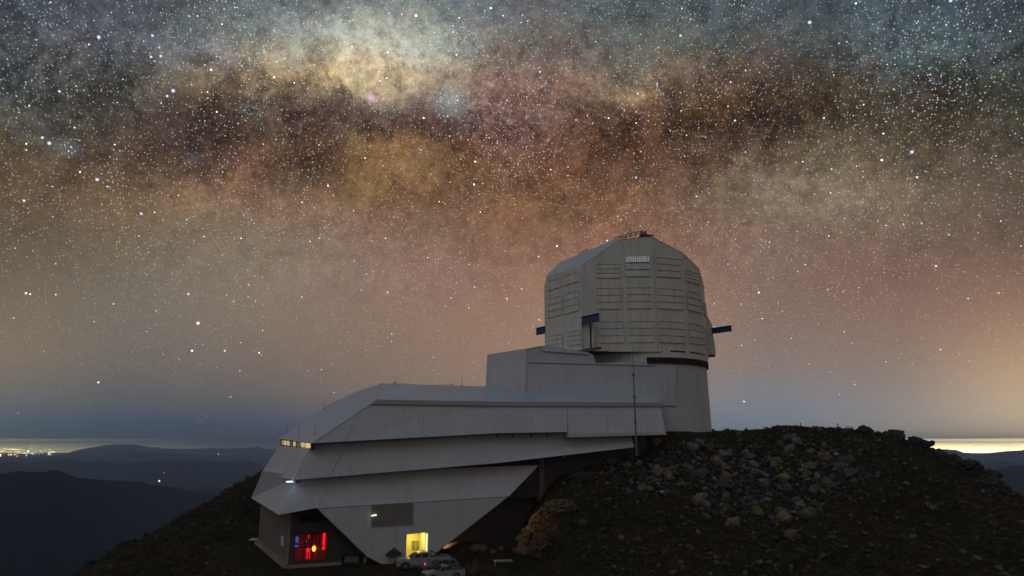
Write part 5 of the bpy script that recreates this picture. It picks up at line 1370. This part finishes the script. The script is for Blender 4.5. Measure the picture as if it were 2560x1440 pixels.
# crags on the right hand crest and on the left ridge
for (x0, x1, n_, ylo, s0, s1, lab, grp) in ((2150, 2500, 26, 2, .5, 1.3, 'dark crag on the stepped hill skyline', 'crags on the hill skyline'), (200, 640, 20, 4, .4, 1.0, 'dark crag on the slope left of the building', 'crags on the left ridge')):
    for i in range(n_):
        x = x0 + (x1 - x0) * (i + rr_.random() * .8) / n_; p = None
        for y in np.arange(1060, 1440, 2.0):
            p = ground_hit(x, float(y), 60, 150)
            if p is not None: break
        if p is None: continue
        sz_ = rr_.uniform(s0, s1); t_ = (x - x0) / (x1 - x0) if x0 > 1000 else (x1 - x) / (x1 - x0); k_ = min(4, int(5 * t_))
        lb = ('broad ' if sz_ > (s0 + s1) / 2 else 'small ') + lab + ', ' + ['at its very top', 'high up', 'halfway down', 'low down', 'at its lowest end'][k_]
        put_rock(p - UP * .15, sz_, 'dark', lb, grp + ' ' + lb.split(',')[1].strip() + lb.split()[0])
# the cut rock face lit by the bulkhead lamp: fractured outcrops that stand out of the cutting
def outcrop(px, py, wpx, hpx, kind, label, seed, lean=.3):
    p = ground_hit(px, py)
    if p is None: return
    k = (p.y * cT + p.z * sT) / FPX; w, h = wpx * k * .5, hpx * k * .5
    bm = bmesh.new(); bmesh.ops.create_icosphere(bm, subdivisions=5, radius=1.0)
    off = Vector((seed * 7.1, seed * 3.3, seed * 1.7))
    for v in bm.verts:
        d_ = v.co.copy(); q = d_ * 1.6 + off
        c1 = noise.voronoi(q * 1.3)[0]; c2 = noise.voronoi(q * 3.1)[0]
        r = .72 + .42 * (c1[1] - c1[0]) + .20 * (c2[1] - c2[0]) + .12 * noise.fractal(q * 3, .8, 2.0, 5)
        v.co = Vector((d_.x * w * r, d_.y * w * .9 * r, d_.z * h * r)); v.co.x += v.co.z * lean
    me = bpy.data.meshes.new('rock_outcrop'); bm.to_mesh(me); bm.free(); me.materials.append(RM[kind])
    o = bpy.data.objects.new('rock_outcrop', me); col.objects.link(o); o.location = p + Vector((.4, .6, h * .1)); tag(o, label, 'outcrop')
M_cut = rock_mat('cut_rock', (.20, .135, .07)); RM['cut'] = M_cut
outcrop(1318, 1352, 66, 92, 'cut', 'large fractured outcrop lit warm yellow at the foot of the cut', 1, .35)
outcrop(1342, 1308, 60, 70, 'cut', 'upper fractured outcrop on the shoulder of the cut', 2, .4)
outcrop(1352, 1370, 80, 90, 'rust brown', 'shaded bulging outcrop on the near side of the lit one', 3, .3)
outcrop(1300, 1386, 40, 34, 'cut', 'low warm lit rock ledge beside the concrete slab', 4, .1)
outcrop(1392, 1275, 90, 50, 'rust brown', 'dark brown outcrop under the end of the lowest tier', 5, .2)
outcrop(1450, 1200, 90, 40, 'dark', 'dark rocky lip under the dark gap of the building', 6, 0)
outcrop(2480, 1225, 80, 70, 'dark', 'dark rock buttress at the steep end of the hill skyline', 7, -.3)
outcrop(2412, 1168, 90, 36, 'dark', 'dark rock hump halfway down the stepped skyline', 8, -.2)
outcrop(2296, 1118, 60, 34, 'dark', 'squared dark rock step in the skyline of the hill', 9, 0)

# ================================================================== dry scrub
def leafmat(nm, c): return mat(nm, c, .95, var=.3, vscale=3, objvar=.1, spec=.05)
def scrub(name, spots, m, nb=16, seed=1):
    r = random.Random(seed); V, F = [], []
    for (x, y, z, s) in spots:
        for _ in range(nb):
            a = r.uniform(0, 6.283); t = r.uniform(0, s * .75); h = s * r.uniform(.25, 1.0) * (1.1 - t / s * .6); w = s * r.uniform(.05, .12)
            bx, by = x + t * math.cos(a), y + t * math.sin(a); lx, ly = bx + h * .35 * math.cos(a) , by + h * .35 * math.sin(a)
            q = r.uniform(0, 3.14); o = len(V)
            V += [(bx - w * math.cos(q), by - w * math.sin(q), z - .08), (bx + w * math.cos(q), by + w * math.sin(q), z - .08), (lx + w * .5 * math.cos(q), ly + w * .5 * math.sin(q), z + h), (lx - w * .5 * math.cos(q), ly - w * .5 * math.sin(q), z + h * .9)]
            F.append((o, o + 1, o + 2, o + 3))
    return add(name, V, F, m, kind='stuff')
SM = [leafmat('reddish_scrub', (.085, .034, .018)), leafmat('olive_scrub', (.065, .055, .02)), leafmat('dark_scrub', (.03, .034, .018)), leafmat('straw_scrub', (.12, .085, .03))]
ss = [[], [], [], []]
XY = np.random.default_rng(9).uniform((-55, 58), (80, 145), (16000, 2)); ZS = summit(XY[:, 0], XY[:, 1])
cl_n = fbm(XY[:, 0], XY[:, 1], .12, 3); cl_m = fbm(XY[:, 0] + 40, XY[:, 1], .07, 3)
for (x, y), z, c, c2 in zip(XY, ZS, cl_n, cl_m):
    px, py = proj((x, y, z)); u_, v_ = uv((x, y, 0))
    if -5 < u_ < 30 and -14 < v_ < 24: continue
    if math.hypot(x - TC.x, y - TC.y) < 12.5 or (0 < u_ < uR and v_ > -2): continue
    if field(px, py) > .35 and rr_.random() < .8: continue
    if c + rr_.uniform(-.3, .3) < -.05 or (x < -5 and rr_.random() < .75): continue
    k = 0 if c2 > .18 else 1 if c2 > 0 else 2 if c2 > -.2 else (1 if rr_.random() < .8 else 3)
    ss[k].append((x, y, z, rr_.uniform(.2, .6)))
for k in range(4): scrub('dry_scrub', ss[k], SM[k], 14, k)
# pale dry bushes lit by the lamp on the mound, and reflective dry stalks by the yard
def bush(px, py, h, m, label, nb=60, group='dry bushes beside the entrance'):
    p = ground_hit(px, py)
    if p is None: return
    b_ = empty('dry_bush', p, label, 'bush', group)
    r = random.Random(int(px)); V, F = [], []; Vs, Fs = [], []
    for k in range(nb):
        a = r.uniform(0, 6.28); l = h * r.uniform(.5, 1); el2 = r.uniform(.5, 1.4)
        d = Vector((math.cos(a) * math.cos(el2), math.sin(a) * math.cos(el2), math.sin(el2))); tip = p + d * l
        if k % 4 == 0: v, f = tube(p, tip, .015, 3); o = len(Vs); Vs += v; Fs += [tuple(i + o for i in q) for q in f]
        for _ in range(3):
            q = p + d * l * r.uniform(.5, 1) + Vector((r.uniform(-.08, .08), r.uniform(-.08, .08), r.uniform(-.05, .1)))
            n_ = Vector((r.gauss(0, 1), r.gauss(0, 1), r.gauss(0, 1))).normalized(); t1 = n_.orthogonal().normalized(); t2 = n_.cross(t1); s = r.uniform(.03, .07)
            o = len(V); V += [q + t1 * s, q + t2 * s * .6, q - t1 * s, q - t2 * s * .6]; F.append((o, o + 1, o + 2, o + 3))
    add('stem', Vs, Fs, m, b_); add('foliage', V, F, m, b_)
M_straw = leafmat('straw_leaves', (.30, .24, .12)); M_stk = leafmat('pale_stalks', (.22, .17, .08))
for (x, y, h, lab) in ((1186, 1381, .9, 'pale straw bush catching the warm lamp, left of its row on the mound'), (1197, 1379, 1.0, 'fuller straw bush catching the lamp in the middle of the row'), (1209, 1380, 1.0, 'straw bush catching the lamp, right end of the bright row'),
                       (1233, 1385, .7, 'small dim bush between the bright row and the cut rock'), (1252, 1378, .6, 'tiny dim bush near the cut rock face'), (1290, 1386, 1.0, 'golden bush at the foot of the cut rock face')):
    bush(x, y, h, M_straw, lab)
bush(1177, 1437, 1.9, M_stk, 'tall thin dry plant with pale seed heads right of the silver pickup', 26)
bush(1188, 1438, 1.5, M_stk, 'lower thin dry plant leaning beside the tall one', 20)
